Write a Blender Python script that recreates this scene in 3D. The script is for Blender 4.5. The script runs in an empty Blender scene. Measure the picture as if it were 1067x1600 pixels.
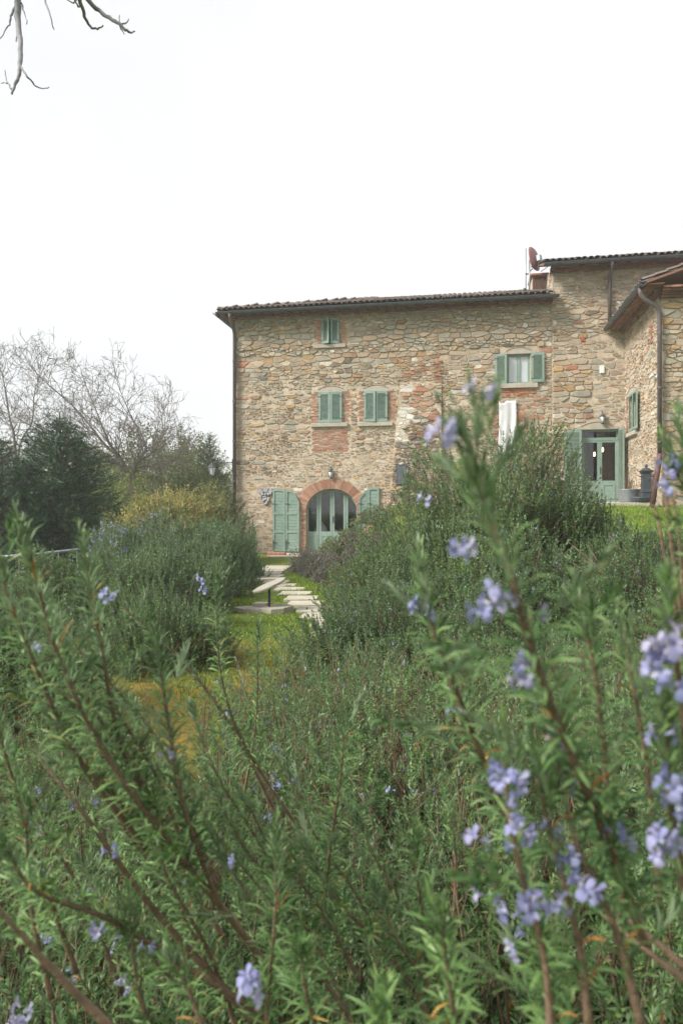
import bpy, bmesh, math, random
import numpy as np
from mathutils import Vector, Matrix

# ------------------------------------------------------------------ camera, sky, sun, exposure
sc = bpy.context.scene
COL = sc.collection
YAW = math.radians(9.9)
CT, ST = math.cos(YAW), math.sin(YAW)
EYE = 1.65
cam = bpy.data.cameras.new('camera'); camo = bpy.data.objects.new('camera', cam); COL.objects.link(camo)
camo.location = (0, 0, EYE); camo.rotation_euler = (math.pi/2, 0, YAW)
cam.sensor_fit = 'VERTICAL'; cam.sensor_height = 36; cam.lens = 24.0
cam.clip_start = 0.02; cam.clip_end = 2000
cam.dof.use_dof = True; cam.dof.focus_distance = 6.5; cam.dof.aperture_fstop = 6.8
sc.camera = camo

world = bpy.data.worlds.new('World'); sc.world = world; world.use_nodes = True
wn = world.node_tree.nodes; wl = world.node_tree.links; wn.clear()
SUN_EL, SUN_AZ = math.radians(40), math.radians(238)
sky = wn.new('ShaderNodeTexSky'); sky.sky_type = 'NISHITA'; sky.sun_disc = False
sky.sun_elevation = SUN_EL; sky.sun_rotation = SUN_AZ
tc = wn.new('ShaderNodeTexCoord')
cn = wn.new('ShaderNodeTexNoise'); cn.inputs['Scale'].default_value = 1.6; cn.inputs['Detail'].default_value = 5
cr = wn.new('ShaderNodeValToRGB')
cr.color_ramp.elements[0].position = 0.35; cr.color_ramp.elements[0].color = (6.55, 6.62, 6.75, 1)
cr.color_ramp.elements[1].position = 0.62; cr.color_ramp.elements[1].color = (8.3, 8.32, 8.4, 1)
mx = wn.new('ShaderNodeMix'); mx.data_type = 'RGBA'; mx.inputs['Factor'].default_value = 0.9
bg = wn.new('ShaderNodeBackground'); bg.inputs['Strength'].default_value = 0.054
wo = wn.new('ShaderNodeOutputWorld')
wl.new(tc.outputs['Generated'], cn.inputs['Vector']); wl.new(cn.outputs['Fac'], cr.inputs['Fac'])
wl.new(sky.outputs['Color'], mx.inputs['A']); wl.new(cr.outputs['Color'], mx.inputs['B'])
wl.new(mx.outputs['Result'], bg.inputs['Color']); wl.new(bg.outputs['Background'], wo.inputs['Surface'])

sl = bpy.data.lights.new('sun', 'SUN'); sl.energy = 2.6; sl.angle = math.radians(20); sl.color = (1, 0.96, 0.9)
so = bpy.data.objects.new('sun', sl); COL.objects.link(so)
# direction the sun stands in: azimuth measured clockwise from +Y
sd = Vector((math.sin(SUN_AZ)*math.cos(SUN_EL), math.cos(SUN_AZ)*math.cos(SUN_EL), math.sin(SUN_EL)))
so.rotation_euler = sd.to_track_quat('Z', 'Y').to_euler()
so.location = (0, 0, 40)

sc.view_settings.view_transform = 'Standard'; sc.view_settings.look = 'None'
sc.view_settings.exposure = 1.36; sc.view_settings.gamma = 1.0
sc.render.engine = 'CYCLES'
sc.cycles.use_denoising = True
sc.cycles.max_bounces = 7; sc.cycles.diffuse_bounces = 3; sc.cycles.glossy_bounces = 3
sc.cycles.transparent_max_bounces = 12; sc.cycles.transmission_bounces = 4; sc.cycles.volume_bounces = 1
sc.cycles.use_adaptive_sampling = True; sc.cycles.adaptive_threshold = 0.015
sc.cycles.caustics_reflective = False; sc.cycles.caustics_refractive = False

random.seed(7); RNG = np.random.default_rng(7)
PI = math.pi

# ------------------------------------------------------------------ helpers
def st(right, ahead, z=0.0):
    """a spot given in metres to the right of and ahead of where the photographer stands -> world"""
    return Vector((right*CT - ahead*ST, right*ST + ahead*CT, z))
def at(px, py, d):
    """survey point of the photograph at distance d ahead -> world"""
    return st((px-533.5)/1067*d, d, EYE-(py-800)/1067*d)

def smooth(t):
    t = np.clip(t, 0, 1); return t*t*(3-2*t)
def ground_z(X, Y):
    X = np.asarray(X, float); Y = np.asarray(Y, float)
    r = X*CT + Y*ST; a = -X*ST + Y*CT
    r0 = 0.6-0.7*smooth((a-11)/5)*(1-smooth((a-21.5)/2))
    up = 1.86*smooth((r-r0)/(2.7-0.045*np.clip(a, 0, 26)))*np.clip((a-4)/16.8, 0, 1)
    down = -4.5*smooth((-r-5.6)/9)*smooth((a-5)/8)
    z = up + down + 0.02*np.sin(X*1.7+0.4)*np.cos(Y*1.3)
    far = smooth((a-45)/60)
    return z - 2.0*far
def gz(p): return float(ground_z(p.x, p.y))

def obj(name, me, mat=None, parent=None, smooth_sh=False):
    o = bpy.data.objects.new(name, me); COL.objects.link(o)
    if mat is not None and not me.materials: me.materials.append(mat)
    if parent is not None: o.parent = parent
    if smooth_sh:
        me.polygons.foreach_set('use_smooth', [True]*len(me.polygons))
    return o
def tag(o, label=None, cat=None, group=None, kind=None):
    if label: o['label'] = label
    if cat: o['category'] = cat
    if group: o['group'] = group
    if kind: o['kind'] = kind
    return o
def empty(name, loc=(0, 0, 0), rz=0, parent=None):
    o = bpy.data.objects.new(name, None); COL.objects.link(o)
    o.empty_display_size = 0.1; o.location = loc; o.rotation_euler = (0, 0, rz)
    if parent is not None: o.parent = parent
    return o
def np_mesh(name, V, Q, tint=None):
    """V (n,3), Q (m,k) -> mesh, fast"""
    V = np.ascontiguousarray(V, dtype=np.float32).reshape(-1, 3); Q = np.ascontiguousarray(Q, dtype=np.int32)
    me = bpy.data.meshes.new(name); m, k = Q.shape
    me.vertices.add(len(V)); me.vertices.foreach_set('co', V.ravel())
    me.loops.add(m*k); me.loops.foreach_set('vertex_index', Q.ravel())
    me.polygons.add(m)
    me.polygons.foreach_set('loop_start', np.arange(0, m*k, k, dtype=np.int32))
    me.update(calc_edges=True)
    return me

class MB:
    """collects simple shapes; build() links them as one mesh object"""
    def __init__(s): s.v = []; s.f = []; s.c = []
    def poly(s, pts, faces, col=None):
        b = len(s.v); s.v += [tuple(p) for p in pts]; s.f += [tuple(b+i for i in f) for f in faces]
        s.c += [col or (1, 1, 1)]*len(pts)
    def box(s, x0, x1, y0, y1, z0, z1, M=None, col=None, jit=0):
        P = [Vector((x, y, z)) for x in (x0, x1) for y in (y0, y1) for z in (z0, z1)]
        if jit: P = [p+Vector((random.uniform(-jit, jit), random.uniform(-jit, jit), random.uniform(-jit, jit))) for p in P]
        if M is not None: P = [M @ p for p in P]
        s.poly(P, [(0, 1, 3, 2), (4, 6, 7, 5), (0, 4, 5, 1), (2, 3, 7, 6), (0, 2, 6, 4), (1, 5, 7, 3)], col)
    def bbox(s, x0, x1, y0, y1, z0, z1, b=0.01, M=None, col=None):
        """box with chamfered edges along all sides (24 verts)"""
        xs, ys, zs = (x0, x1), (y0, y1), (z0, z1); P = []; idx = {}
        for i in (0, 1):
            for j in (0, 1):
                for k in (0, 1):
                    c = Vector((xs[i], ys[j], zs[k])); d = Vector((b if i == 0 else -b, b if j == 0 else -b, b if k == 0 else -b))
                    for a in range(3):
                        q = Vector(c)
                        for m in range(3):
                            if m != a: q[m] += d[m]
                        idx[i, j, k, a] = len(P); P.append(q)
        F = []
        I = idx
        for a in range(3):
            o1, o2 = [(1, 2), (2, 0), (0, 1)][a]
            for e in (0, 1):
                def key(p, q, r=a):
                    t = [0, 0, 0]; t[a] = e; t[o1] = p; t[o2] = q; return I[t[0], t[1], t[2], r]
                f = [key(0, 0), key(1, 0), key(1, 1), key(0, 1)]
                F.append(f if e else f[::-1])
            for p in (0, 1):
                for q in (0, 1):
                    def k2(e, r):
                        t = [0, 0, 0]; t[a] = e; t[o1] = p; t[o2] = q; return I[t[0], t[1], t[2], r]
                    f = [k2(0, o1), k2(1, o1), k2(1, o2), k2(0, o2)]
                    F.append(f if (p == q) else f[::-1])
        for i in (0, 1):
            for j in (0, 1):
                for k in (0, 1):
                    f = [I[i, j, k, 0], I[i, j, k, 1], I[i, j, k, 2]]
                    F.append(f if (i+j+k) % 2 else f[::-1])
        if M is not None: P = [M @ p for p in P]
        s.poly(P, F, col)
    def tube(s, pts, rad, n=8, cap=True, col=None):
        pts = [Vector(p) for p in pts]; m = len(pts)
        rad = rad if hasattr(rad, '__len__') else [rad]*m
        ref = Vector((0, 0, 1)); P = []
        prev = None
        for i, p in enumerate(pts):
            d = (pts[min(i+1, m-1)]-pts[max(i-1, 0)]).normalized()
            if prev is None:
                a = d.orthogonal().normalized()
            else:
                a = (prev-d*prev.dot(d)); a = a.normalized() if a.length > 1e-6 else d.orthogonal().normalized()
            prev = a; b = d.cross(a)
            for k in range(n):
                t = 2*PI*k/n; P.append(p+(a*math.cos(t)+b*math.sin(t))*rad[i])
        F = []
        for i in range(m-1):
            for k in range(n):
                F.append((i*n+k, i*n+(k+1) % n, (i+1)*n+(k+1) % n, (i+1)*n+k))
        if cap: F += [tuple(range(n))[::-1], tuple(range((m-1)*n, m*n))]
        s.poly(P, F, col)
    def lathe(s, prof, n=16, M=None, col=None, cap=True):
        P = []
        for r, z in prof:
            for k in range(n):
                t = 2*PI*k/n; P.append(Vector((r*math.cos(t), r*math.sin(t), z)))
        m = len(prof); F = []
        for i in range(m-1):
            for k in range(n):
                F.append((i*n+k, i*n+(k+1) % n, (i+1)*n+(k+1) % n, (i+1)*n+k))
        if cap: F += [tuple(range(n))[::-1], tuple(range((m-1)*n, m*n))]
        if M is not None: P = [M @ p for p in P]
        s.poly(P, F, col)
    def mesh(s, name):
        me = bpy.data.meshes.new(name); me.from_pydata(s.v, [], s.f); me.update()
        return me
    def build(s, name, mat, parent=None, smooth_sh=False, tint=False, fix=True):
        me = s.mesh(name)
        if tint:
            a = me.color_attributes.new('tint', 'FLOAT_COLOR', 'POINT')
            c = np.ones((len(s.v), 4), np.float32); c[:, :3] = np.array(s.c, np.float32); a.data.foreach_set('color', c.ravel())
        if fix:
            bm = bmesh.new(); bm.from_mesh(me); bmesh.ops.recalc_face_normals(bm, faces=bm.faces); bm.to_mesh(me); bm.free()
        return obj(name, me, mat, parent, smooth_sh)

def plate(name, outer, holes, y0, y1, mat, parent=None, M=None):
    """flat plate in the XZ plane with holes, from y0 (front) to y1 (back)"""
    bm = bmesh.new(); loops = []
    for lp in [outer]+holes:
        vs = [bm.verts.new((p[0], y0, p[1])) for p in lp]
        es = [bm.edges.new((vs[i], vs[(i+1) % len(vs)])) for i in range(len(vs))]
        loops.append((vs, es))
    bmesh.ops.triangle_fill(bm, use_beauty=True, use_dissolve=False, edges=[e for l in loops for e in l[1]])
    front = list(bm.faces)
    r = bmesh.ops.duplicate(bm, geom=list(bm.verts)+list(bm.edges)+front)
    vm = r['vert_map']
    for vs, es in loops:
        vb = [vm[v] for v in vs]
        for v in vb: pass
        for i in range(len(vs)):
            j = (i+1) % len(vs); bm.faces.new((vs[i], vs[j], vb[j], vb[i]))
    for v in {vm[v] for l in loops for v in l[0]}: v.co.y = y1
    bmesh.ops.recalc_face_normals(bm, faces=bm.faces)
    if M is not None: bmesh.ops.transform(bm, matrix=M, verts=bm.verts)
    me = bpy.data.meshes.new(name); bm.to_mesh(me); bm.free()
    return obj(name, me, mat, parent)
def rect(x0, x1, z0, z1): return [(x0, z0), (x1, z0), (x1, z1), (x0, z1)]

# ------------------------------------------------------------------ materials
MATS = {}
def principled(name, color, rough=0.8, metallic=0.0, spec=None):
    m = bpy.data.materials.new(name); m.use_nodes = True
    b = m.node_tree.nodes['Principled BSDF']
    b.inputs['Base Color'].default_value = (*color, 1); b.inputs['Roughness'].default_value = rough
    b.inputs['Metallic'].default_value = metallic
    if spec is not None: b.inputs['Specular IOR Level'].default_value = spec
    MATS[name] = m; return m, m.node_tree.nodes, m.node_tree.links, b
def mix_rgb(n, l, fac, a, b, mode='MIX'):
    x = n.new('ShaderNodeMix'); x.data_type = 'RGBA'; x.blend_type = mode
    for s, v in (('Factor', fac), ('A', a), ('B', b)):
        if hasattr(v, 'links'): l.new(v, x.inputs[s])
        elif s == 'Factor': x.inputs[s].default_value = v
        else: x.inputs[s].default_value = (*v, 1)
    return x.outputs['Result']
def noise(n, l, scale, detail=4, rough=0.6, coord='Object', vec=None):
    t = n.new('ShaderNodeTexNoise'); t.inputs['Scale'].default_value = scale; t.inputs['Detail'].default_value = detail
    t.inputs['Roughness'].default_value = rough
    if vec is None:
        c = n.new('ShaderNodeTexCoord'); vec = c.outputs[coord]
    l.new(vec, t.inputs['Vector']); return t.outputs['Fac']
def ramp(n, l, fac, stops):
    r = n.new('ShaderNodeValToRGB'); e = r.color_ramp.elements
    while len(e) > len(stops): e.remove(e[-1])
    while len(e) < len(stops): e.new(0.5)
    for k, (p, c) in enumerate(stops):
        e[k].position = p; e[k].color = (*c, 1) if len(c) == 3 else c
    l.new(fac, r.inputs['Fac']); return r.outputs['Color']
def bump(n, l, b, h, strength=0.4, dist=0.02):
    x = n.new('ShaderNodeBump'); x.inputs['Strength'].default_value = strength; x.inputs['Distance'].default_value = dist
    l.new(h, x.inputs['Height']); l.new(x.outputs['Normal'], b.inputs['Normal'])
def mottled(name, c1, c2, scale=6, rough=0.85, bs=0.4, bd=0.02, metallic=0, fine=40):
    m, n, l, b = principled(name, c1, rough, metallic)
    f = noise(n, l, scale, 6); col = ramp(n, l, f, [(0.3, c1), (0.7, c2)])
    f2 = noise(n, l, fine, 4)
    col = mix_rgb(n, l, 0.35, col, ramp(n, l, f2, [(0.3, (0.55,)*3), (0.7, (1.15,)*3)]), 'MULTIPLY')
    l.new(col, b.inputs['Base Color'])
    if bs: bump(n, l, b, f2, bs, bd)
    return m
def tinted(name, rough=0.9, scale=14, bs=0.6, bd=0.012, amount=0.55):
    """surface whose own colour is stored per piece, with weathering noise on it"""
    m, n, l, b = principled(name, (0.4, 0.35, 0.25), rough, spec=0.25)
    a = n.new('ShaderNodeAttribute'); a.attribute_name = 'tint'
    f = noise(n, l, scale, 6, 0.65); f2 = noise(n, l, scale*5, 4, 0.7)
    col = mix_rgb(n, l, amount, a.outputs['Color'], ramp(n, l, f, [(0.25, (0.55, 0.53, 0.5)), (0.5, (1, 1, 1)), (0.78, (1.35, 1.3, 1.2))]), 'MULTIPLY')
    col = mix_rgb(n, l, 0.4, col, ramp(n, l, f2, [(0.3, (0.6,)*3), (0.65, (1.2,)*3)]), 'MULTIPLY')
    l.new(col, b.inputs['Base Color']); 
    ad = n.new('ShaderNodeMath'); ad.operation = 'ADD'; l.new(f, ad.inputs[0]); l.new(f2, ad.inputs[1])
    bump(n, l, b, ad.outputs[0], bs, bd)
    return m
def leafmat(name, stops, under=None, rough=0.5, trans=0.25, spec=0.4):
    m, n, l, b = principled(name, stops[0][1], rough, spec=spec)
    g = n.new('ShaderNodeNewGeometry')
    col = ramp(n, l, g.outputs['Random Per Island'], stops)
    big = noise(n, l, 1.6, 3)
    col = mix_rgb(n, l, 0.6, col, ramp(n, l, big, [(0.3, (0.7, 0.72, 0.68)), (0.7, (1.25, 1.22, 1.1))]), 'MULTIPLY')
    oi = n.new('ShaderNodeObjectInfo')
    col = mix_rgb(n, l, 1.0, col, ramp(n, l, oi.outputs['Random'], [(0.0, (0.82, 0.86, 0.84)), (0.5, (1.0, 1.0, 1.0)), (1.0, (1.20, 1.12, 0.92))]), 'MULTIPLY')
    if under is not None:
        col = mix_rgb(n, l, g.outputs['Backfacing'], col, under)
    l.new(col, b.inputs['Base Color'])
    if trans:
        t = n.new('ShaderNodeBsdfTranslucent'); l.new(col, t.inputs['Color'])
        mxs = n.new('ShaderNodeMixShader'); mxs.inputs[0].default_value = trans
        l.new(b.outputs[0], mxs.inputs[1]); l.new(t.outputs[0], mxs.inputs[2])
        l.new(mxs.outputs[0], n['Material Output'].inputs['Surface'])
    return m

M = {}
M['stone'] = tinted('rubble_stone')
# lime residue smeared over the stones
m = M['stone']; n, l = m.node_tree.nodes, m.node_tree.links; b = n['Principled BSDF']
src = b.inputs['Base Color'].links[0].from_socket
fl = noise(n, l, 3.1, 7, 0.7); fac = ramp(n, l, fl, [(0.50, (0, 0, 0)), (0.66, (0.75, 0.75, 0.75))])
src = mix_rgb(n, l, fac, src, (0.49, 0.405, 0.30))
fd = noise(n, l, 0.8, 7, 0.75); src = mix_rgb(n, l, ramp(n, l, fd, [(0.52, (0, 0, 0)), (0.68, (0.45, 0.45, 0.45))]), src, (0.17, 0.135, 0.105))   # old dark weathering
l.new(src, b.inputs['Base Color'])
M['brick'] = tinted('old_brick', scale=20, bs=0.5)
M['rooftile'] = tinted('clay_tile', scale=9, amount=0.8)
# mortar: pale lime with sandy patches and grey or pinkish areas
m, n, l, b = principled('lime_mortar', (0.5, 0.43, 0.3), 0.95, spec=0.2); M['mortar'] = m
f = noise(n, l, 0.9, 6); f2 = noise(n, l, 9, 6, 0.7); f3 = noise(n, l, 60, 3)
c1 = ramp(n, l, f, [(0.3, (0.42, 0.35, 0.25)), (0.47, (0.56, 0.465, 0.355)), (0.6, (0.62, 0.53, 0.41)), (0.75, (0.55, 0.41, 0.325))])
c1 = mix_rgb(n, l, 0.75, c1, ramp(n, l, f2, [(0.3, (0.55, 0.52, 0.48)), (0.55, (1, 1, 1)), (0.75, (1.25, 1.22, 1.15))]), 'MULTIPLY')
l.new(c1, b.inputs['Base Color']); ad = n.new('ShaderNodeMath'); ad.operation = 'ADD'; l.new(f2, ad.inputs[0]); l.new(f3, ad.inputs[1]); bump(n, l, b, ad.outputs[0], 0.9, 0.03)
M['lintel'] = mottled('grey_sandstone', (0.36, 0.33, 0.27), (0.47, 0.42, 0.35), 5, 0.9, 0.5, 0.008)
M['paving'] = mottled('pale_paving', (0.36, 0.33, 0.255), (0.50, 0.46, 0.37), 2.2, 0.9, 0.5, 0.01, fine=14)
M['flag'] = mottled('flagstone', (0.26, 0.24, 0.195), (0.36, 0.335, 0.27), 4, 0.9, 0.5, 0.01)
M['green'] = mottled('sage_paint', (0.175, 0.262, 0.21), (0.255, 0.342, 0.285), 1.7, 0.65, 0.2, 0.004, fine=9)
M['gutter'] = mottled('lead_grey_metal', (0.07, 0.08, 0.095), (0.115, 0.125, 0.135), 4, 0.5, 0.1, 0.004, metallic=0.3)
M['pipe'] = mottled('brown_pipe', (0.085, 0.065, 0.065), (0.13, 0.105, 0.10), 3, 0.55, 0.1, 0.004)
M['redpipe'] = mottled('red_iron_pipe', (0.115, 0.05, 0.045), (0.15, 0.075, 0.065), 5, 0.6, 0.2, 0.004)
M['iron'] = mottled('cast_iron', (0.045, 0.052, 0.062), (0.075, 0.085, 0.10), 8, 0.5, 0.25, 0.004, metallic=0.2)
M['zinc'] = mottled('galvanised_zinc', (0.24, 0.27, 0.29), (0.34, 0.37, 0.39), 7, 0.45, 0.1, 0.003, metallic=0.5)
M['soffit'] = mottled('terracotta_soffit', (0.19, 0.085, 0.06), (0.27, 0.135, 0.095), 7, 0.9, 0.4, 0.01)
M['wood'] = mottled('brown_boards', (0.11, 0.055, 0.04), (0.16, 0.085, 0.06), 9, 0.8, 0.3, 0.006)
M['dark'] = mottled('unlit_room_tone', (0.045, 0.038, 0.032), (0.06, 0.05, 0.042), 3, 0.9, 0)  # walls coloured near black so the rooms behind the glass look unlit
M['cloth'] = mottled('white_linen', (0.62, 0.62, 0.65), (0.72, 0.72, 0.74), 6, 0.9, 0.1, 0.004)
M['curtain'] = mottled('pale_curtain', (0.80, 0.82, 0.86), (0.86, 0.87, 0.9), 5, 0.9, 0)
M['white'] = mottled('white_plastic', (0.72, 0.72, 0.70), (0.8, 0.8, 0.78), 4, 0.5, 0)
M['terra'] = mottled('terracotta', (0.40, 0.17, 0.10), (0.50, 0.24, 0.15), 6, 0.85, 0.3, 0.006)
M['dish'] = mottled('red_brown_enamel', (0.20, 0.075, 0.075), (0.26, 0.11, 0.105), 4, 0.5, 0.05, 0.003)
M['slate'] = mottled('slate_blue_metal', (0.05, 0.06, 0.075), (0.07, 0.085, 0.10), 6, 0.5, 0.1, 0.003)
M['relief'] = mottled('blue_grey_ceramic', (0.22, 0.23, 0.27), (0.45, 0.44, 0.44), 16, 0.6, 0.3, 0.01)
M['midbark'] = mottled('mid_grey_bark', (0.115, 0.10, 0.09), (0.19, 0.17, 0.15), 12, 0.9, 0.6, 0.02)
M['bloombark'] = mottled('bloom_paled_bark', (0.22, 0.22, 0.24), (0.33, 0.325, 0.34), 14, 0.9, 0.5, 0.01)  # bluish paleness of sky bloom around the twigs, put into the bark colour
M['bark'] = mottled('grey_bark', (0.10, 0.085, 0.07), (0.17, 0.145, 0.115), 12, 0.9, 0.7, 0.02)
M['twig'] = mottled('rosemary_bark', (0.13, 0.085, 0.05), (0.23, 0.155, 0.10), 40, 0.85, 0.8, 0.004, fine=160)
# glass: mostly see-through with a sky reflection
m, n, l, b = principled('window_glass', (1, 1, 1), 0.03); M['glass'] = m
gl = n.new('ShaderNodeBsdfGlossy'); gl.inputs['Roughness'].default_value = 0.02; tr = n.new('ShaderNodeBsdfTransparent'); tr.inputs['Color'].default_value = (0.97, 0.98, 0.98, 1)
lw = n.new('ShaderNodeLayerWeight'); pw = n.new('ShaderNodeMath'); pw.operation = 'POWER'; l.new(lw.outputs['Facing'], pw.inputs[0]); pw.inputs[1].default_value = 3.5
fr = n.new('ShaderNodeMath'); fr.operation = 'MULTIPLY_ADD'; l.new(pw.outputs[0], fr.inputs[0]); fr.inputs[1].default_value = 0.8; fr.inputs[2].default_value = 0.05; ms = n.new('ShaderNodeMixShader')
l.new(fr.outputs[0], ms.inputs[0]); l.new(tr.outputs[0], ms.inputs[1]); l.new(gl.outputs[0], ms.inputs[2]); l.new(ms.outputs[0], n['Material Output'].inputs['Surface'])
m, n, l, b = principled('warm_bulb', (1, 0.8, 0.5), 0.4); M['bulb'] = m
b.inputs['Emission Color'].default_value = (1, 0.72, 0.38, 1); b.inputs['Emission Strength'].default_value = 3
m, n, l, b = principled('frosted_lantern_glass', (0.86, 0.88, 0.9), 0.3); M['lglass'] = m
b.inputs['Transmission Weight'].default_value = 0.35

M['rosemary'] = leafmat('rosemary_leaf', [(0.0, (0.046, 0.098, 0.036)), (0.35, (0.090, 0.175, 0.062)), (0.7, (0.142, 0.244, 0.090)), (0.93, (0.215, 0.320, 0.130)), (1.0, (0.23, 0.20, 0.07))], under=(0.20, 0.265, 0.155), rough=0.42, trans=0.22, spec=0.22)
M['newleaf'] = leafmat('young_rosemary_leaf', [(0.0, (0.09, 0.17, 0.055)), (0.6, (0.14, 0.25, 0.08)), (1.0, (0.20, 0.31, 0.11))], under=(0.26, 0.34, 0.20), rough=0.42, trans=0.25)
M['oldleaf'] = leafmat('withered_rosemary_leaf', [(0.0, (0.40, 0.24, 0.05)), (0.5, (0.34, 0.14, 0.05)), (1.0, (0.45, 0.33, 0.10))], rough=0.6, trans=0.2)
M['lavender'] = leafmat('grey_lavender_leaf', [(0.0, (0.11, 0.115, 0.085)), (0.5, (0.20, 0.195, 0.165)), (0.8, (0.23, 0.21, 0.215)), (1.0, (0.13, 0.18, 0.09))], rough=0.8, trans=0.15)
M['santolina'] = leafmat('santolina_leaf', [(0.0, (0.10, 0.15, 0.06)), (0.6, (0.16, 0.22, 0.09)), (1.0, (0.20, 0.20, 0.12))], rough=0.7, trans=0.15)
M['conifer'] = leafmat('conifer_needle', [(0.0, (0.020, 0.055, 0.020)), (0.6, (0.040, 0.100, 0.036)), (1.0, (0.070, 0.15, 0.052))], rough=0.6, trans=0.1)
M['bluecon'] = leafmat('blue_conifer_needle', [(0.0, (0.03, 0.065, 0.045)), (0.6, (0.05, 0.10, 0.065)), (1.0, (0.085, 0.14, 0.08))], rough=0.6, trans=0.1)
M['fresh'] = leafmat('fresh_spring_leaf', [(0.0, (0.12, 0.16, 0.04)), (0.6, (0.20, 0.24, 0.065)), (1.0, (0.27, 0.29, 0.09))], rough=0.55, trans=0.35)
M['olive'] = leafmat('olive_green_leaf', [(0.0, (0.07, 0.095, 0.035)), (0.6, (0.12, 0.145, 0.055)), (1.0, (0.17, 0.18, 0.08))], rough=0.55, trans=0.3)
M['golden'] = leafmat('golden_reddish_leaf', [(0.0, (0.14, 0.21, 0.06)), (0.3, (0.27, 0.32, 0.085)), (0.5, (0.50, 0.46, 0.20)), (0.62, (0.46, 0.30, 0.21)), (0.75, (0.22, 0.28, 0.08)), (1.0, (0.33, 0.18, 0.14))], rough=0.5, trans=0.3)
M['bud'] = leafmat('opening_bud', [(0.0, (0.17, 0.15, 0.08)), (0.6, (0.24, 0.22, 0.11)), (1.0, (0.25, 0.17, 0.12))], rough=0.7, trans=0.3)
M['farwood'] = leafmat('far_woodland_leaf', [(0.0, (0.09, 0.12, 0.05)), (0.6, (0.15, 0.19, 0.075)), (1.0, (0.21, 0.23, 0.11))], rough=0.7, trans=0.2)
M['grass'] = leafmat('grass_blade', [(0.0, (0.12, 0.21, 0.025)), (0.6, (0.19, 0.30, 0.035)), (0.9, (0.27, 0.37, 0.05)), (1.0, (0.34, 0.33, 0.10))], rough=0.55, trans=0.3)
M['petal'] = leafmat('lilac_petal', [(0.0, (0.28, 0.295, 0.58)), (0.5, (0.38, 0.39, 0.66)), (1.0, (0.51, 0.515, 0.73))], rough=0.6, trans=0.35)
M['daisy'] = leafmat('daisy_petal', [(0.0, (0.7, 0.7, 0.66)), (1.0, (0.8, 0.8, 0.76))], rough=0.6, trans=0.2)

# ------------------------------------------------------------------ ground
def make_ground():
    def axis(lim, inner, n_in, n_out):
        a = np.linspace(-inner, inner, n_in); o = inner*np.power(lim/inner, np.linspace(0, 1, n_out))[1:]
        return np.concatenate([-o[::-1], a, o])
    xs = axis(700, 22, 130, 20); ys = axis(700, 22, 130, 20)+14
    X, Y = np.meshgrid(xs, ys); Z = ground_z(X, Y)
    V = np.stack([X, Y, Z], -1).reshape(-1, 3); nx, ny = len(xs), len(ys)
    i = np.arange((ny-1)*(nx-1)); r, c = i//(nx-1), i % (nx-1); a = r*nx+c
    Q = np.stack([a, a+1, a+nx+1, a+nx], 1)
    m, n, l, b = principled('turf_and_moss', (0.1, 0.14, 0.03), 0.95, spec=0.15)
    g = n.new('ShaderNodeNewGeometry'); pos = g.outputs['Position']
    f = noise(n, l, 0.55, 6, vec=pos); f2 = noise(n, l, 5, 6, 0.7, vec=pos); f3 = noise(n, l, 22, 7, 0.75, vec=pos)
    col = ramp(n, l, f2, [(0.25, (0.075, 0.085, 0.025)), (0.45, (0.13, 0.19, 0.035)), (0.6, (0.19, 0.25, 0.045)), (0.8, (0.24, 0.24, 0.07))])
    moss = ramp(n, l, f2, [(0.28, (0.17, 0.11, 0.055)), (0.42, (0.30, 0.23, 0.06)), (0.52, (0.42, 0.28, 0.055)), (0.60, (0.28, 0.25, 0.06)), (0.72, (0.40, 0.30, 0.09))])
    def near(p, rad):
        d = n.new('ShaderNodeVectorMath'); d.operation = 'DISTANCE'; l.new(pos, d.inputs[0]); d.inputs[1].default_value = p
        mr = n.new('ShaderNodeMapRange'); mr.inputs['From Min'].default_value = rad; mr.inputs['From Max'].default_value = rad*0.4
        l.new(d.outputs['Value'], mr.inputs['Value'])
        ad = n.new('ShaderNodeMath'); ad.operation = 'MULTIPLY_ADD'; l.new(f, ad.inputs[0]); ad.inputs[1].default_value = 1.6; ad.inputs[2].default_value = -0.8
        s = n.new('ShaderNodeMath'); s.operation = 'ADD'; s.use_clamp = True; l.new(mr.outputs[0], s.inputs[0]); l.new(ad.outputs[0], s.inputs[1])
        return s.outputs[0]
    q = st(-1.25, 6.4, 0); col = mix_rgb(n, l, near(q, 3.0), col, moss)
    soil = ramp(n, l, f3, [(0.3, (0.10, 0.07, 0.045)), (0.7, (0.21, 0.15, 0.10))])
    fs = ramp(n, l, f2, [(0.30, (1, 1, 1)), (0.42, (0, 0, 0))])
    col = mix_rgb(n, l, fs, col, soil)
    col = mix_rgb(n, l, 0.6, col, ramp(n, l, f3, [(0.3, (0.4,)*3), (0.7, (1.35,)*3)]), 'MULTIPLY')
    l.new(col, b.inputs['Base Color']); bump(n, l, b, f3, 1.0, 0.08)
    tag(obj('ground', np_mesh('ground', V, Q), m, None, True), kind='structure')
make_ground()

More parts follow.
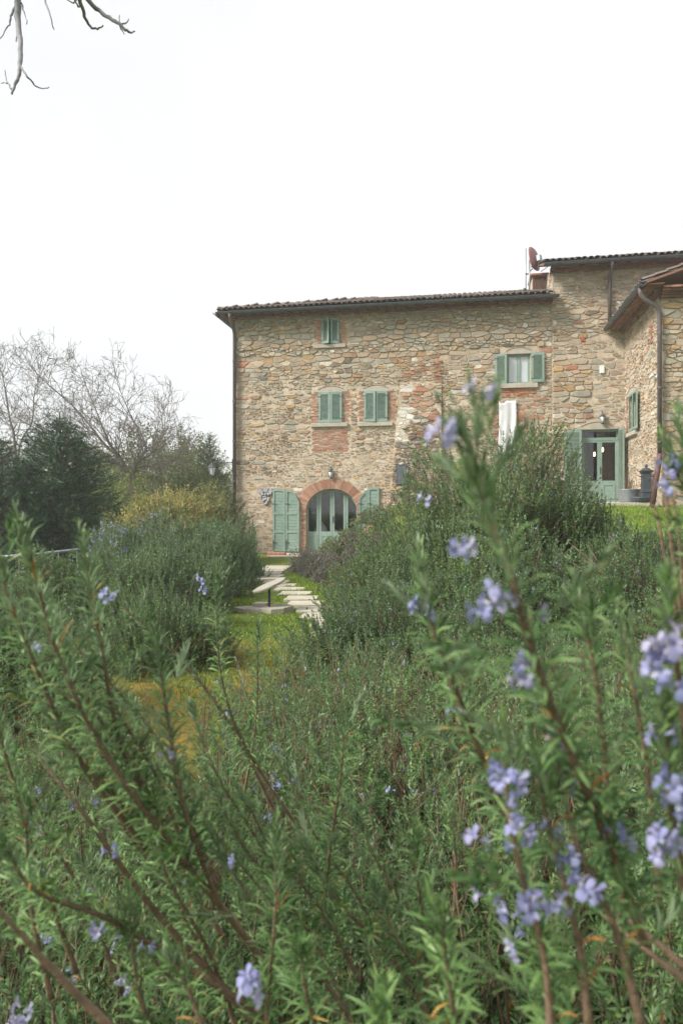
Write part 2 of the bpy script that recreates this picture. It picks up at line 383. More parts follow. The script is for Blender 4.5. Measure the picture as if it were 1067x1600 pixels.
# ------------------------------------------------------------------ path of stepping slabs, door slab, terrace
path = empty('path', st(-1.3, 14, 0)); tag(path, kind='structure')
path.location = (0, 0, 0)
def slab_on(parent, name, right0, right1, ahead, depth, skew, z, th, mat, seed):
    rr = random.Random(seed); P = []
    for (u, v) in ((right0, ahead-depth/2), ((right0+right1)/2, ahead-depth/2-0.01), (right1, ahead-depth/2), (right1+0.012, ahead), (right1, ahead+depth/2), (right0, ahead+depth/2), (right0-0.012, ahead)):
        p = st(u+skew*(v-ahead)+rr.uniform(-.025, .025), v+rr.uniform(-.03, .03), 0); P.append(p)
    c = sum(P, Vector())/len(P); n_ = len(P); mb = MB()
    zt = z+th
    ring = [[Vector((p.x, p.y, gz(p)-0.05)) for p in P], [Vector((p.x, p.y, zt-0.012)) for p in P], [Vector((*(c+(p-c)*0.965).xy, zt+rr.uniform(-.004, .004))) for p in P]]
    pts = [p for r in ring for p in r]
    F = [tuple(2*n_+i for i in range(n_))] + [(k*n_+i, k*n_+(i+1) % n_, (k+1)*n_+(i+1) % n_, (k+1)*n_+i) for k in (0, 1) for i in range(n_)]
    mb.poly(pts, F); return mb.build(name, mat, parent)
rows = [(-2.30, -1.52, 20.3), (-2.28, -1.55, 19.6), (-2.20, -1.60, 18.85), (-2.28, -1.58, 18.1), (-2.22, -1.50, 17.35), (-2.05, -1.42, 16.6), (-1.80, -1.22, 15.85),
        (-1.55, -1.00, 15.15), (-1.38, -0.80, 14.4), (-1.22, -0.62, 13.65), (-1.05, -0.46, 12.9), (-0.92, -0.32, 12.15), (-0.72, -0.20, 11.4), (-0.16, 0.20, 11.5), (-0.60, -0.18, 10.7), (-0.45, -0.02, 10.0), (-0.38, 0.08, 9.3)]
for k, (a, b_, d) in enumerate(rows):
    slab_on(path, 'paving_slab', a, b_, d, 0.54, 0.1, 0.0, 0.04, M['paving'], k)
mb = MB(); mb.bbox(-6.9, -3.7, 23.9, 25.99, -0.3, 0.055, 0.012)
tag(mb.build('pavement', M['paving']), kind='structure')
ter = empty('terrace'); tag(ter, kind='structure')
for row, (y0, y1) in enumerate(((21.75, 22.6), (22.6, 23.5), (23.5, 24.4), (24.4, 25.3), (25.3, 26.12))):
    x = 3.4-(row % 2)*.4
    while x < 5.8:
        w = min(random.uniform(.8, 1.3), 5.835-x); w = 5.835-x if 5.835-x-w < .4 else w
        mb = MB(); mb.bbox(x, x+w-0.012, y0+random.uniform(-.015, .0), y1-.012, 1.45, 1.94+random.uniform(-.008, .008), 0.012); mb.build('paving_slab', M['paving'], ter); x += w
# two pale flat stones in the sloping lawn
for k, (a, b_, d) in enumerate([(5.45, 6.35, 12.3), (5.25, 6.3, 11.2)]):
    p = st((a+b_)/2, d); slab_on(path, 'paving_slab', a, b_, d, 0.5, 0.05, gz(p)+0.05, 0.06, M['paving'], 90+k)

# ------------------------------------------------------------------ the farmhouse
YF = 26.2
house = empty('stone_farmhouse', (-2.7, YF, 0)); tag(house, 'long rubble-stone farmhouse with sage green shutters and clay tiled roofs', 'house')
HOFF = Vector((2.7, -YF, 0))
HM = Matrix.Translation(-Vector((-2.7, YF, 0)))
def keep(o):
    """parented without moving (house origin offset)"""
    o.matrix_parent_inverse = HM; return o

class Frame:
    def __init__(s, o, u, nrm): s.o = Vector(o); s.u = Vector(u); s.n = Vector(nrm)
    def p(s, u, z, out=0.0): return s.o+s.u*u+Vector((0, 0, z))+s.n*out
    def mat(s):
        m = Matrix.Identity(4); m.col[0][:3] = s.u; m.col[1][:3] = -s.n; m.col[2][:3] = (0, 0, 1); m.col[3][:3] = s.o; return m
FA = Frame((0, YF, 0), (1, 0, 0), (0, -1, 0))
FB = Frame((0, YF-0.03, 0), (1, 0, 0), (0, -1, 0))
FR = Frame((5.85, YF-0.03, 0), (0, -1, 0), (-1, 0, 0))
FW = Frame((5.85, 21.55, 0), (1, 0, 0), (0, -1, 0))
FS = Frame((3.32, 31.0, 0), (0, -1, 0), (-1, 0, 0))

def inside(poly, x, y):
    c = False; j = len(poly)-1
    for i in range(len(poly)):
        if (poly[i][1] > y) != (poly[j][1] > y) and x < (poly[j][0]-poly[i][0])*(y-poly[i][1])/(poly[j][1]-poly[i][1])+poly[i][0]: c = not c
        j = i
    return c
def clip(poly, nx, ny, d):
    """keep the side nx*x+ny*y <= d"""
    out = []; m_ = len(poly)
    for i in range(m_):
        p, q = poly[i], poly[(i+1) % m_]; a = nx*p[0]+ny*p[1]-d; b = nx*q[0]+ny*q[1]-d
        if a <= 0: out.append(p)
        if a*b < 0:
            t = a/(a-b); out.append((p[0]+(q[0]-p[0])*t, p[1]+(q[1]-p[1])*t))
    return out
TAN = [(0.41, 0.31, 0.215), (0.375, 0.285, 0.20), (0.45, 0.355, 0.26), (0.32, 0.245, 0.175), (0.41, 0.335, 0.26), (0.37, 0.31, 0.245)]
GREYG = [(0.33, 0.305, 0.25), (0.37, 0.34, 0.275), (0.30, 0.28, 0.23), (0.41, 0.38, 0.315)]
OCHRE = [(0.42, 0.28, 0.14), (0.36, 0.23, 0.12), (0.31, 0.20, 0.115)]
DARK = [(0.16, 0.125, 0.095), (0.21, 0.165, 0.12), (0.19, 0.18, 0.16)]
RED = [(0.38, 0.205, 0.14), (0.33, 0.17, 0.115), (0.43, 0.265, 0.19), (0.39, 0.26, 0.19), (0.42, 0.20, 0.13)]
PALE = [(0.52, 0.45, 0.34), (0.50, 0.43, 0.34), (0.58, 0.53, 0.45)]
def pick(rr, table):
    t = rr.random()*sum(w for w, _ in table)
    for w, pal in table:
        t -= w
        if t <= 0: c = rr.choice(pal); break
    k = rr.uniform(0.88, 1.12); return tuple(v*k for v in c)
STD = [(5.5, TAN), (2.2, GREYG), (1.4, OCHRE), (0.55, DARK), (0.3, RED), (0.7, PALE)]
TOPB = [(5, TAN), (4, GREYG), (0.6, OCHRE), (0.05, RED), (1, PALE)]
REDS = [(2, TAN), (1, GREYG), (1.5, OCHRE), (0.4, DARK), (2.8, RED), (0.8, PALE)]
DARKS = [(1, GREYG), (0.8, OCHRE), (3.4, DARK), (1.5, [(0.24, 0.12, 0.085), (0.28, 0.15, 0.10), (0.2, 0.11, 0.085)]), (0.7, PALE)]
STONES = []   # (wall object, verts, faces, colour, area)
def lay_stones(wall, fr, u0, u1, z0, z1, holes, style, seed, outline=None):
    """coursed rubble: uneven rows of seeds, their Voronoi cells shrunk to stones"""
    rr = random.Random(seed); seeds = []; z = z0
    while z < z1:
        h = rr.choice([0.07, 0.09, 0.11, 0.14, 0.17, 0.21, 0.28]) ; u = u0-rr.random()*0.3
        while u < u1:
            s = style(u, z)
            w = h*rr.choice([.9, 1.2, 1.5, 1.9, 2.4, 3.1])*rr.uniform(.9, 1.1)*s.get('w', 1)
            if rr.random() < s.get('chink', 0.18):
                for _ in range(3): seeds.append((u+rr.random()*w*0.9, z+h*rr.random()))
            else: seeds.append((u+w*rr.uniform(.35, .65), z+h*0.5+rr.uniform(-.3, .3)*h*s.get('jit', 1)))
            u += w
        z += h
    G = 0.45; grid = {}
    for i, s in enumerate(seeds): grid.setdefault((int(s[0]//G), int(s[1]//G)), []).append(i)
    for i, (su, sz) in enumerate(seeds):
        if su < u0-.2 or su > u1+.2: continue
        if any(inside(h, su, sz) for h in holes): continue
        if outline and not inside(outline, su, sz): continue
        s = style(su, sz)
        if rr.random() < s.get('skip', 0.0): continue
        poly = [(su-.45, sz-.3), (su+.45, sz-.3), (su+.45, sz+.3), (su-.45, sz+.3)]
        gi, gj = int(su//G), int(sz//G); AX = 0.56
        for di in (-2, -1, 0, 1, 2):
            for dj in (-1, 0, 1):
                for j in grid.get((gi+di, gj+dj), ()):
                    if j == i: continue
                    du, dz = (seeds[j][0]-su)*AX, (seeds[j][1]-sz)/AX*0.75
                    nx, nz = du*AX, dz/AX*0.75
                    mu, mz = (seeds[j][0]+su)/2, (seeds[j][1]+sz)/2
                    poly = clip(poly, nx, nz, nx*mu+nz*mz)
                    if len(poly) < 3: break
        if len(poly) < 3: continue
        poly = clip(clip(poly, -1, 0, -u0), 1, 0, u1)
        poly = clip(clip(poly, 0, -1, -z0), 0, 1, z1) if len(poly) > 2 else poly
        if outline and len(poly) > 2:
            for k in range(len(outline)):
                a, b = outline[k], outline[(k+1) % len(outline)]; nx, nz = b[1]-a[1], -(b[0]-a[0])
                poly = clip(poly, nx, nz, nx*a[0]+nz*a[1])
                if len(poly) < 3: break
        for h in holes:
            if len(poly) < 3: break
            hx0, hx1 = min(p[0] for p in h), max(p[0] for p in h); hz0, hz1 = min(p[1] for p in h), max(p[1] for p in h)
            if max(p[0] for p in poly) < hx0 or min(p[0] for p in poly) > hx1 or max(p[1] for p in poly) < hz0 or min(p[1] for p in poly) > hz1: continue
            if len(h) == 4:
                opt = [(hx0-su, (1, 0, hx0)), (su-hx1, (-1, 0, -hx1)), (hz0-sz, (0, 1, hz0)), (sz-hz1, (0, -1, -hz1))]
                poly = clip(poly, *max(opt)[1])
            else:
                cxh, czh = (hx0+hx1)/2, hz1-(hx1-hx0)*0.45
                if sz > czh:
                    dx, dz = su-cxh, sz-czh; L = math.hypot(dx, dz); dx /= L; dz /= L
                    rad = max((p[0]-cxh)*dx+(p[1]-czh)*dz for p in h); poly = clip(poly, -dx, -dz, -(dx*cxh+dz*czh+rad))
                else: poly = clip(poly, *((1, 0, hx0) if su < cxh else (-1, 0, -hx1)))
        if len(poly) < 3: continue
        A = abs(sum(poly[k][0]*poly[(k+1) % len(poly)][1]-poly[(k+1) % len(poly)][0]*poly[k][1] for k in range(len(poly))))/2
        if A < 0.003: continue
        cu = sum(p[0] for p in poly)/len(poly); cz = sum(p[1] for p in poly)/len(poly)
        gap = s.get('gap', 0.02)*rr.uniform(.6, 1.6)
        # Chaikin smoothing, then shrink by the joint
        q = []
        for k in range(len(poly)):
            a, b = poly[k], poly[(k+1) % len(poly)]; c = rr.uniform(.06, .20)
            q += [(a[0]*(1-c)+b[0]*c, a[1]*(1-c)+b[1]*c), (a[0]*c+b[0]*(1-c), a[1]*c+b[1]*(1-c))]
        ring = []
        for (a, b) in q:
            du, dz = a-cu, b-cz; L = math.hypot(du, dz)+1e-6; k = max(0.35, 1-(gap*rr.uniform(.6, 1.4))/L*(0.75 if abs(dz) < abs(du)*.5 else 1)); ring.append((cu+du*k, cz+dz*k))
        pr = 1.35*s.get('proud', 0.02)*rr.uniform(.3, 1.6); tl = rr.uniform(-.04, .04); tz = rr.uniform(-.05, .05)
        m_ = len(ring); V = []
        for a, b in ring: V.append(fr.p(a, b, -0.03))
        for a, b in ring: V.append(fr.p(cu+(a-cu)*.99, cz+(b-cz)*.98, pr*.55))
        for a, b in ring: V.append(fr.p(cu+(a-cu)*.88, cz+(b-cz)*.84, max(0.003, pr+tl*(a-cu)+tz*(b-cz)+rr.uniform(-.003, .003))))
        if A < .035:
            V = V[:m_]+V[2*m_:]; STONES.append((wall, V, [(k, (k+1) % m_, m_+(k+1) % m_, m_+k) for k in range(m_)]+[tuple(range(m_, 2*m_))], pick(rr, s.get('pal', STD)), A)); continue
        F = [(k, (k+1) % m_, m_+(k+1) % m_, m_+k) for k in range(m_)]+[(m_+k, m_+(k+1) % m_, 2*m_+(k+1) % m_, 2*m_+k) for k in range(m_)]+[tuple(range(2*m_, 3*m_))]
        STONES.append((wall, V, F, pick(rr, s.get('pal', STD)), A))
def lay_bricks(mb, fr, u0, u1, z0, z1, seed, pal=RED, proud=0.012, bl=0.25, bh=0.058, gap=0.012, ragged=0.0, holes=()):
    rr = random.Random(seed); z = z0; row = 0
    while z < z1-0.02:
        u = u0-(bl*0.5 if row % 2 else 0)+rr.uniform(-.02, .02)
        end = u1+(rr.uniform(-ragged, ragged)); start = u0+rr.uniform(-ragged, ragged)
        while u < end:
            L = bl*rr.uniform(.7, 1.05); a, b = max(u, start), min(u+L-gap, end)
            if b-a > 0.05 and rr.random() > 0.04 and not any(inside(h, (a+b)/2, z+bh/2) for h in holes):
                c = rr.choice(pal); k = rr.uniform(.8, 1.2); o = proud*rr.uniform(.3, 1.6)
                P = []
                for out in (-0.03, o):
                    e = 0.004 if out > 0 else 0
                    for (x_, z_) in ((a+e, z+e), (b-e, z+e), (b-e, z+bh-gap-e), (a+e, z+bh-gap-e)): P.append(fr.p(x_+rr.uniform(-.004, .004), z_+rr.uniform(-.004, .004), out))
                mb.poly(P, [(4, 5, 6, 7), (0, 1, 5, 4), (1, 2, 6, 5), (2, 3, 7, 6), (3, 0, 4, 7)], tuple(v*k for v in c))
            u += L
        z += bh; row += 1

# --- openings on the long facade (metres along the wall, height)
ARCH_X, ARCH_A, ARCH_SPR, ARCH_B = -4.975, 1.015, 1.70, 0.86
def arch_outline(a, b, n=20, zb=0.06, cx=ARCH_X, spr=ARCH_SPR):
    return [(cx-a, zb), (cx+a, zb)]+[(cx+a*math.cos(PI*k/n), spr+b*math.sin(PI*k/n)) for k in range(n+1)]
W1 = rect(-5.33, -4.66, 8.20, 9.22); W2 = rect(-5.46, -4.55, 5.13, 6.33); W3 = rect(-3.67, -2.78, 5.12, 6.31); W4 = rect(1.70, 2.54, 6.44, 7.54)
ARC = arch_outline(ARCH_A, ARCH_B)
wallA = keep(plate('wall', [(-8.88, -0.6), (3.32, -0.6), (3.32, 9.5), (-8.88, 9.5)], [W1, W2, W3, W4, ARC], 0, 0.34, M['mortar'], house, FA.mat()))
DOOR = rect(4.36, 5.66, 2.0, 4.66)
wallB = keep(plate('wall', [(3.32, 0.5), (12.5, 0.5), (12.5, 10.62), (3.32, 10.62)], [DOOR], 0, 0.36, M['mortar'], house, FB.mat()))
WIN_R = rect(0.55, 1.75, 4.42, 5.72)
wallR = keep(plate('wall', [(0.0, 0.8), (4.60, 0.8), (4.60, 8.2), (0.0, 8.2)], [WIN_R], 0, 0.34, M['mortar'], house, FR.mat()))
wallW = keep(plate('wall', [(.004, 0.2), (7, 0.2), (7, 10.3), (.004, 8.05)], [], 0, 0.34, M['mortar'], house, FW.mat()))
wallS = keep(plate('wall', [(0, 8.8), (4.46, 8.8), (4.46, 10.62), (0, 12.0)], [], 0, 0.34, M['mortar'], house, FS.mat()))
# left side wall and back, so that the block is closed
mb = MB(); mb.box(-8.88, -8.5, YF+0.34, 33.5, -2, 9.5); mb.box(-8.88, 12.5, 33.5, 33.8, -2, 9.5); keep(mb.build('wall', M['mortar'], house))

def styleA(u, z):
    if z > 7.9: return dict(pal=TOPB, gap=0.008, proud=0.038, chink=0.15, w=1.1)
    if -2.35 < u < -0.72 and z < 7.6:
        k = (7.6-z)
        return dict(pal=REDS if z > 5.2 else DARKS, gap=0.012, proud=0.022, chink=0.45, w=0.8)
    if 1.2 < u < 2.9 and 4.0 < z < 6.3: return dict(pal=[(3, TAN), (2, RED), (1, OCHRE)], gap=0.02, proud=0.012, chink=0.25)
    if -6.9 < u < -2.9 and 2.6 < z < 4.0 and abs(u+4.95) > .2: return dict(pal=STD, gap=0.032, proud=0.010, chink=0.2, skip=0.22 if u > -4.9 else 0.08)
    if z < 3.0 and u < -6: return dict(pal=[(3, TAN), (1, OCHRE), (1, PALE)], gap=0.03, proud=0.008, skip=0.3)
    if z > 6.9: return dict(pal=STD, gap=0.014, proud=0.022)
    if u < -8.2 and z > 6: return dict(pal=STD, gap=0.03, proud=0.01, skip=0.25)
    return dict(pal=STD, gap=0.028, proud=0.018, skip=0.06, chink=.24)
def styleB(u, z):
    if z > 9.3: return dict(pal=TOPB, gap=0.012, proud=0.022)
    if u > 4.6 and z < 8.2: return dict(pal=[(3, TAN), (2.5, GREYG), (1, PALE), (.4, OCHRE)], gap=0.03, proud=0.010, skip=0.16, chink=0.35)
    return dict(pal=STD, gap=0.018, proud=0.022, w=1.1)
def styleR(u, z):
    return dict(pal=[(3, TAN), (1.5, GREYG), (1.4, PALE), (.6, OCHRE), (.35, RED)], gap=0.03, proud=0.014, skip=0.14, chink=0.4)
def styleW(u, z):
    return dict(pal=[(4, TAN), (2, GREYG), (1.2, OCHRE)], gap=0.014, proud=0.026, w=1.2)
RING = 0.39
arch_zone = arch_outline(ARCH_A+RING, ARCH_B+RING)
arch_zone[0] = (ARCH_X-ARCH_A-0.2, 0.0); arch_zone[1] = (ARCH_X+ARCH_A+0.2, 0.0)
lint = lambda x0, x1, z: rect(x0, x1, z, z+0.22)
holesA = [rect(-5.62, -4.37, 8.03, 9.24), rect(-5.78, -4.22, 3.98, 6.56), rect(-3.95, -2.45, 4.93, 6.54), rect(1.42, 2.82, 6.24, 7.84), arch_outline(ARCH_A+RING, ARCH_B+RING)]
lay_stones(wallA, FA, -8.88, 3.32, 0.0, 9.42, holesA, styleA, 3)
lay_stones(wallB, FB, 3.33, 9.0, 1.9, 10.55, [rect(4.10, 5.85, 1.9, 4.93)], styleB, 5)
lay_stones(wallR, FR, 0.02, 4.6, 1.8, 8.15, [rect(0.40, 1.90, 4.25, 5.95)], styleR, 8)
lay_stones(wallW, FW, 0.02, 3.2, 1.0, 8.7, [], styleW, 9, outline=[(0.02, 1.0), (3.2, 1.0), (3.2, 8.95), (0.02, 7.95)])
lay_stones(wallS, FS, 2.2, 4.8, 9.3, 10.6, [], styleR, 10)

# --- battered buttress between the shuttered windows and the cloth
mbB = MB()
bt = [(-2.45, 6.55, 0.02), (-0.74, 6.75, 0.02), (-0.74, 0.2, 0.42), (-2.85, 0.2, 0.42)]
def but_p(u, z): # out distance of the sloping face
    t = min(1, max(0, (6.6-z)/6.4)); return 0.03+0.40*t
def but_left(z): return -2.30-0.55*min(1, max(0, (6.6-z)/6.4))
V = []; N_ = 14
for k in range(N_+1):
    z = 6.62-6.5*k/N_; o = but_p(0, z)
    V += [FA.p(but_left(z), z, -0.05), FA.p(but_left(z), z, o), FA.p(-0.73, z, o), FA.p(-0.73, z, -0.05)]
F = [(k*4+j, k*4+j+1, k*4+j+5, k*4+j+4) for k in range(N_) for j in range(3)]+[(0, 1, 2, 3)]
mbB.poly(V, F); buttress = keep(mbB.build('buttress', M['mortar'], house))
class ButFrame(Frame):
    def p(s, u, z, out=0.0): return FA.p(u, z, but_p(u, z)+out)
FBUT = ButFrame((0, YF, 0), (1, 0, 0), (0, -1, 0))
def styleBut(u, z):
    if z > 4.3 and u < -1.95+0.2*math.sin(z*5): return dict(pal=[(1, [(0.62, 0.60, 0.56), (0.66, 0.63, 0.58), (0.55, 0.52, 0.47)])], gap=0.02, proud=0.008, chink=0.5)
    if z > 5.3: return dict(pal=REDS, gap=0.012, proud=0.02, chink=0.4, w=.8)
    return dict(pal=DARKS, gap=0.008, proud=0.026, chink=0.45, w=0.75)
lay_stones(buttress, FBUT, -2.85, -0.74, 1.2, 6.55, [rect(-2.40, -1.93, 2.66, 3.42)], styleBut, 12, outline=[(-2.78, 1.2), (-0.76, 1.2), (-0.76, 6.55), (-2.29, 6.55)])

# --- stones become parts: the 300 that show largest one by one, the rest joined per wall
STONES.sort(key=lambda s: -s[4])
rest = {}
for k, (wall, V, F, c, A) in enumerate(STONES):
    if k < 300:
        mb = MB(); mb.poly(V, F, c); o = mb.build('stone', M['stone'], wall, tint=True, fix=False); 
    else:
        rest.setdefault(wall.name, (wall, MB()))[1].poly(V, F, c)
for wall, mb in rest.values():
    o = mb.build('rubble', M['stone'], wall, tint=True, fix=False); tag(o, kind='stuff')
    
# --- brickwork: jambs, patches under windows, pier edge
mb = MB()
lay_bricks(mb, FA, -5.64, -5.335, 8.20, 9.22, 1, ragged=.07); lay_bricks(mb, FA, -4.655, -4.38, 8.20, 9.22, 2, ragged=.06)
lay_bricks(mb, FA, -5.80, -5.465, 5.16, 6.33, 3, ragged=.08); lay_bricks(mb, FA, -4.545, -4.20, 5.16, 6.33, 4, ragged=.1)
lay_bricks(mb, FA, -3.93, -3.675, 5.16, 6.31, 5, ragged=.07); lay_bricks(mb, FA, -2.775, -2.44, 5.16, 6.31, 6, ragged=.06)
lay_bricks(mb, FA, -5.74, -4.28, 4.0, 4.94, 7, ragged=.07)
lay_bricks(mb, FA, 1.50, 2.6, 5.95, 6.24, 8, ragged=.2, pal=[(0.47, 0.17, 0.09), (0.44, 0.20, 0.12)], proud=.03)
lay_bricks(mb, FA, 2.05, 2.35, 4.7, 5.5, 9, ragged=.12, proud=.03); lay_bricks(mb, FA, 1.1, 1.37, 4.2, 5.6, 10, ragged=.1, proud=.03)
lay_bricks(mb, FA, -0.95, -0.70, 5.0, 7.4, 11, ragged=.03, proud=.045, pal=[(0.36, 0.19, 0.12), (0.31, 0.17, 0.11), (0.4, 0.27, 0.18)])
lay_bricks(mb, FA, -1.65, -1.3, 6.95, 7.3, 12, ragged=.08, proud=.04); 
lay_bricks(mb, FA, ARCH_X-ARCH_A-0.20, ARCH_X-ARCH_A, 0.06, ARCH_SPR+0.05, 13, ragged=.0, proud=.02); lay_bricks(mb, FA, ARCH_X+ARCH_A, ARCH_X+ARCH_A+0.2, 0.06, ARCH_SPR+0.05, 14, proud=.02)
lay_bricks(mb, FB, 4.3, 4.48, 7.9, 8.06, 15, proud=.04, bl=.2, bh=.16, pal=[(0.48, 0.14, 0.07)])
lay_bricks(mb, FR, 0.30, 0.55, 4.42, 5.72, 16, ragged=.05, proud=.02); lay_bricks(mb, FR, 3.3, 3.75, 6.9, 7.5, 17, ragged=.15, proud=.03); lay_bricks(mb, FR, 2.3, 2.55, 6.6, 6.9, 18, ragged=.1, proud=.03)
o = keep(mb.build('brickwork', M['brick'], house, tint=True, fix=False)); tag(o, kind='stuff')

# --- brick arch over the wide door: every voussoir a brick of its own
arch = keep(plate('brick_arch', arch_outline(ARCH_A+RING-.02, ARCH_B+RING-.02, 24, ARCH_SPR)[2:]+[(ARCH_X-ARCH_A*math.cos(PI*k/24), ARCH_SPR+ARCH_B*math.sin(PI*k/24)) for k in range(25)], [], -0.012, 0.05, M['mortar'], house, FA.mat()))
nv = 46
for k in range(nv):
    t0, t1 = PI*(k+.09)/nv, PI*(k+.91)/nv; mb = MB(); e = random.uniform(-.02, .02); out = .03+random.uniform(-.008, .012)
    P = []
    for y in (-.01, out):
        for (t, r) in ((t0, 0), (t1, 0), (t1, RING+e), (t0, RING+e)): P.append(FA.p(ARCH_X+(ARCH_A+r)*math.cos(t), ARCH_SPR+(ARCH_B+r)*math.sin(t), y))
    c = random.choice(RED[:3]); q = random.uniform(.85, 1.2); c = tuple(v*q for v in c)
    mb.poly(P, [(4, 5, 6, 7), (0, 1, 5, 4), (1, 2, 6, 5), (2, 3, 7, 6), (3, 0, 4, 7)], c); mb.build('brick', M['brick'], arch, tint=True)

# --- sills and lintels of grey sandstone
def block(name, fr, u0, u1, z0, z1, out, back=-0.1, mat='lintel', b=.012):
    mb = MB(); mb.bbox(u0, u1, -out, -back, z0, z1, b, fr.mat()); return keep(mb.build(name, M[mat], house))
def relieving(fr, u0, u1, z, rise=.13):
    """shallow pointed lintel: flat underside, low arched top"""
    pts = [(u0-.22, z), (u1+.22, z), (u1+.20, z+.10)]+[(u1+.05-(u1-u0+.1)*k/8, z+.10+rise*math.sin(PI*k/8)) for k in range(0, 9)]+[(u0-.20, z+.10)]
    keep(plate('lintel', pts, [], -0.03, 0.1, M['lintel'], house, fr.mat()))
    mb = MB(); mb.tube([fr.p(u1+.05-(u1-u0+.1)*k/8, z+.112+rise*math.sin(PI*k/8), .032) for k in range(9)], .016, 6, col=(.34, .25, .18)); keep(mb.build('lintel_moulding', M['brick'], house, tint=True))
block('sill', FA, -5.60, -4.40, 8.05, 8.195, .10); block('sill', FA, -5.78, -4.32, 4.97, 5.125, .11); block('sill', FA, -3.94, -2.56, 4.96, 5.115, .11); block('sill', FA, 1.44, 2.80, 6.26, 6.435, .12)
relieving(FA, -5.46, -4.55, 6.335); relieving(FA, -3.67, -2.78, 6.315); relieving(FA, 1.70, 2.54, 7.545); relieving(FB, 4.36, 5.4, 4.67, .16)
block('sill', FR, 0.32, 1.92, 4.27, 4.415, .12); relieving(FR, .55, 1.75, 5.725)

# --- louvred shutters
def shutter(fr, u, z, w, h, swing=0.0, hinge='l', panels=1, off=0.05, slat_n=22):
    """leaf hung at u (left or right edge), swung out by swing radians"""
    Mx = fr.mat() @ Matrix.Translation((u, -off, z)) @ Matrix.Rotation(-swing if hinge == 'l' else swing, 4, 'Z')
    if hinge == 'r': Mx = Mx @ Matrix.Translation((-w, 0, 0))
    s = .075; t = .042; holes = []
    mid = h*0.5
    hs = []
    pw = (w-s*(panels+1))/panels
    for p in range(panels): hs.append(rect(s+p*(pw+s), s+p*(pw+s)+pw, .10, h-.09))
    fo = keep(plate('shutter', rect(0, w, 0, h), hs, -t, 0, M['green'], house, Mx))
    mb = MB()
    for p in range(panels):
        x0 = s+p*(pw+s)-.006; x1 = x0+pw+.012
        for k in range(slat_n):
            zc = .10+(h-.19)*(k+.5)/slat_n; R_ = Mx @ Matrix.Translation((0, -t/2, zc)) @ Matrix.Rotation(math.radians(38), 4, 'X')
            mb.box(x0, x1, -.026, .026, -.004, .004, R_)
    mb.build('slat', M['green'], fo); tag(bpy.data.objects[fo.children[0].name], kind='stuff')
    mb = MB()
    for zz in (.12*h, .85*h): mb.box(-.012, .10, -t-.006, -t+.001, zz-.015, zz+.015, Mx if hinge == 'l' else Mx @ Matrix.Translation((w-.09, 0, 0)))
    mb.build('hinge', M['iron'], fo)
    return fo
shutter(FA, -5.33, 8.21, .335, 1.0, .42, 'l'); shutter(FA, -4.655, 8.21, .335, 1.0, .10, 'r')
shutter(FA, -5.46, 5.14, .452, 1.185, .02, 'l'); shutter(FA, -4.548, 5.14, .452, 1.185, .05, 'r')
shutter(FA, -3.67, 5.13, .442, 1.18, .12, 'l'); shutter(FA, -2.778, 5.13, .442, 1.18, .02, 'r')
shutter(FA, 1.26, 6.44, .42, 1.10, .06, 'r' if False else 'l'); shutter(FA, 2.57, 6.46, .46, 1.09, .03, 'l')
shutter(FB, 3.74, 2.05, .60, 2.6, .03, 'l', slat_n=50); shutter(FB, 5.665, 2.05, .62, 2.62, 1.52, 'l', slat_n=50)
shutter(FR, .98, 4.43, 1.28, 1.30, .04, 'l', panels=2)
mb = MB(); mb.box(1.0, 1.04, -.11, -.09, 5.0, 5.1, FR.mat()) ; 

# --- dark rooms behind the openings, windows and doors
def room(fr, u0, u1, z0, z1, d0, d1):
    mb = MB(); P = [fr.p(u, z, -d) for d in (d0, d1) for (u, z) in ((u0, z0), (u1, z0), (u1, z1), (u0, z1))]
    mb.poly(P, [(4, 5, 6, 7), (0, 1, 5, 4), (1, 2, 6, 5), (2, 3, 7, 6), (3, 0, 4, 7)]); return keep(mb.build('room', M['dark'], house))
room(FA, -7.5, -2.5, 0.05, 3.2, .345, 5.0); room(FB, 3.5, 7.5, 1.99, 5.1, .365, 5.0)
for w in (W1, W2, W3):
    u0, z0, u1, z1 = w[0][0], w[0][1], w[2][0], w[2][1]
    pn = keep(plate('window', rect(u0, u1, z0, z1), [rect(u0+.06, (u0+u1)/2-.03, z0+.06, z1-.06), rect((u0+u1)/2+.03, u1-.06, z0+.06, z1-.06)], .20, .25, M['green'], house, FA.mat()))
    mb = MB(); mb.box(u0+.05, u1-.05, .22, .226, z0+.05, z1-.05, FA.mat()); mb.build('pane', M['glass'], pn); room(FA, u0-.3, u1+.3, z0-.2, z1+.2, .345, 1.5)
u0, u1, z0, z1 = 1.70, 2.54, 6.44, 7.54; um = 2.12
wn4 = keep(plate('window', rect(u0, u1, z0, z1), [rect(u0+.075, um-.055, z0+.07, z1-.075), rect(um+.055, u1-.075, z0+.07, z1-.075)], .09, .15, M['green'], house, FA.mat()))
for (a, b_) in ((u0+.07, um-.05), (um+.05, u1-.07)):
    mb = MB(); mb.box(a, b_, .115, .121, z0+.06, z1-.07, FA.mat()); mb.build('pane', M['glass'], wn4)
    mb = MB(); n_ = 24
    V = [FA.p(a+(b_-a)*k/n_, z, -.145-.008*math.sin(k*1.9)) for k in range(n_+1) for z in (z0+.03, z1-.03)]
    mb.poly(V, [(2*k, 2*k+2, 2*k+3, 2*k+1) for k in range(n_)]); mb.build('curtain', M['curtain'], wn4)
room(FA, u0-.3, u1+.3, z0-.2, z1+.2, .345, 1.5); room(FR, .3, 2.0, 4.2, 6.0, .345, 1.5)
wr = keep(plate('window', rect(.55, 1.75, 4.42, 5.72), [rect(.63, 1.11, 4.5, 5.64), rect(1.19, 1.67, 4.5, 5.64)], .20, .25, M['green'], house, FR.mat()))
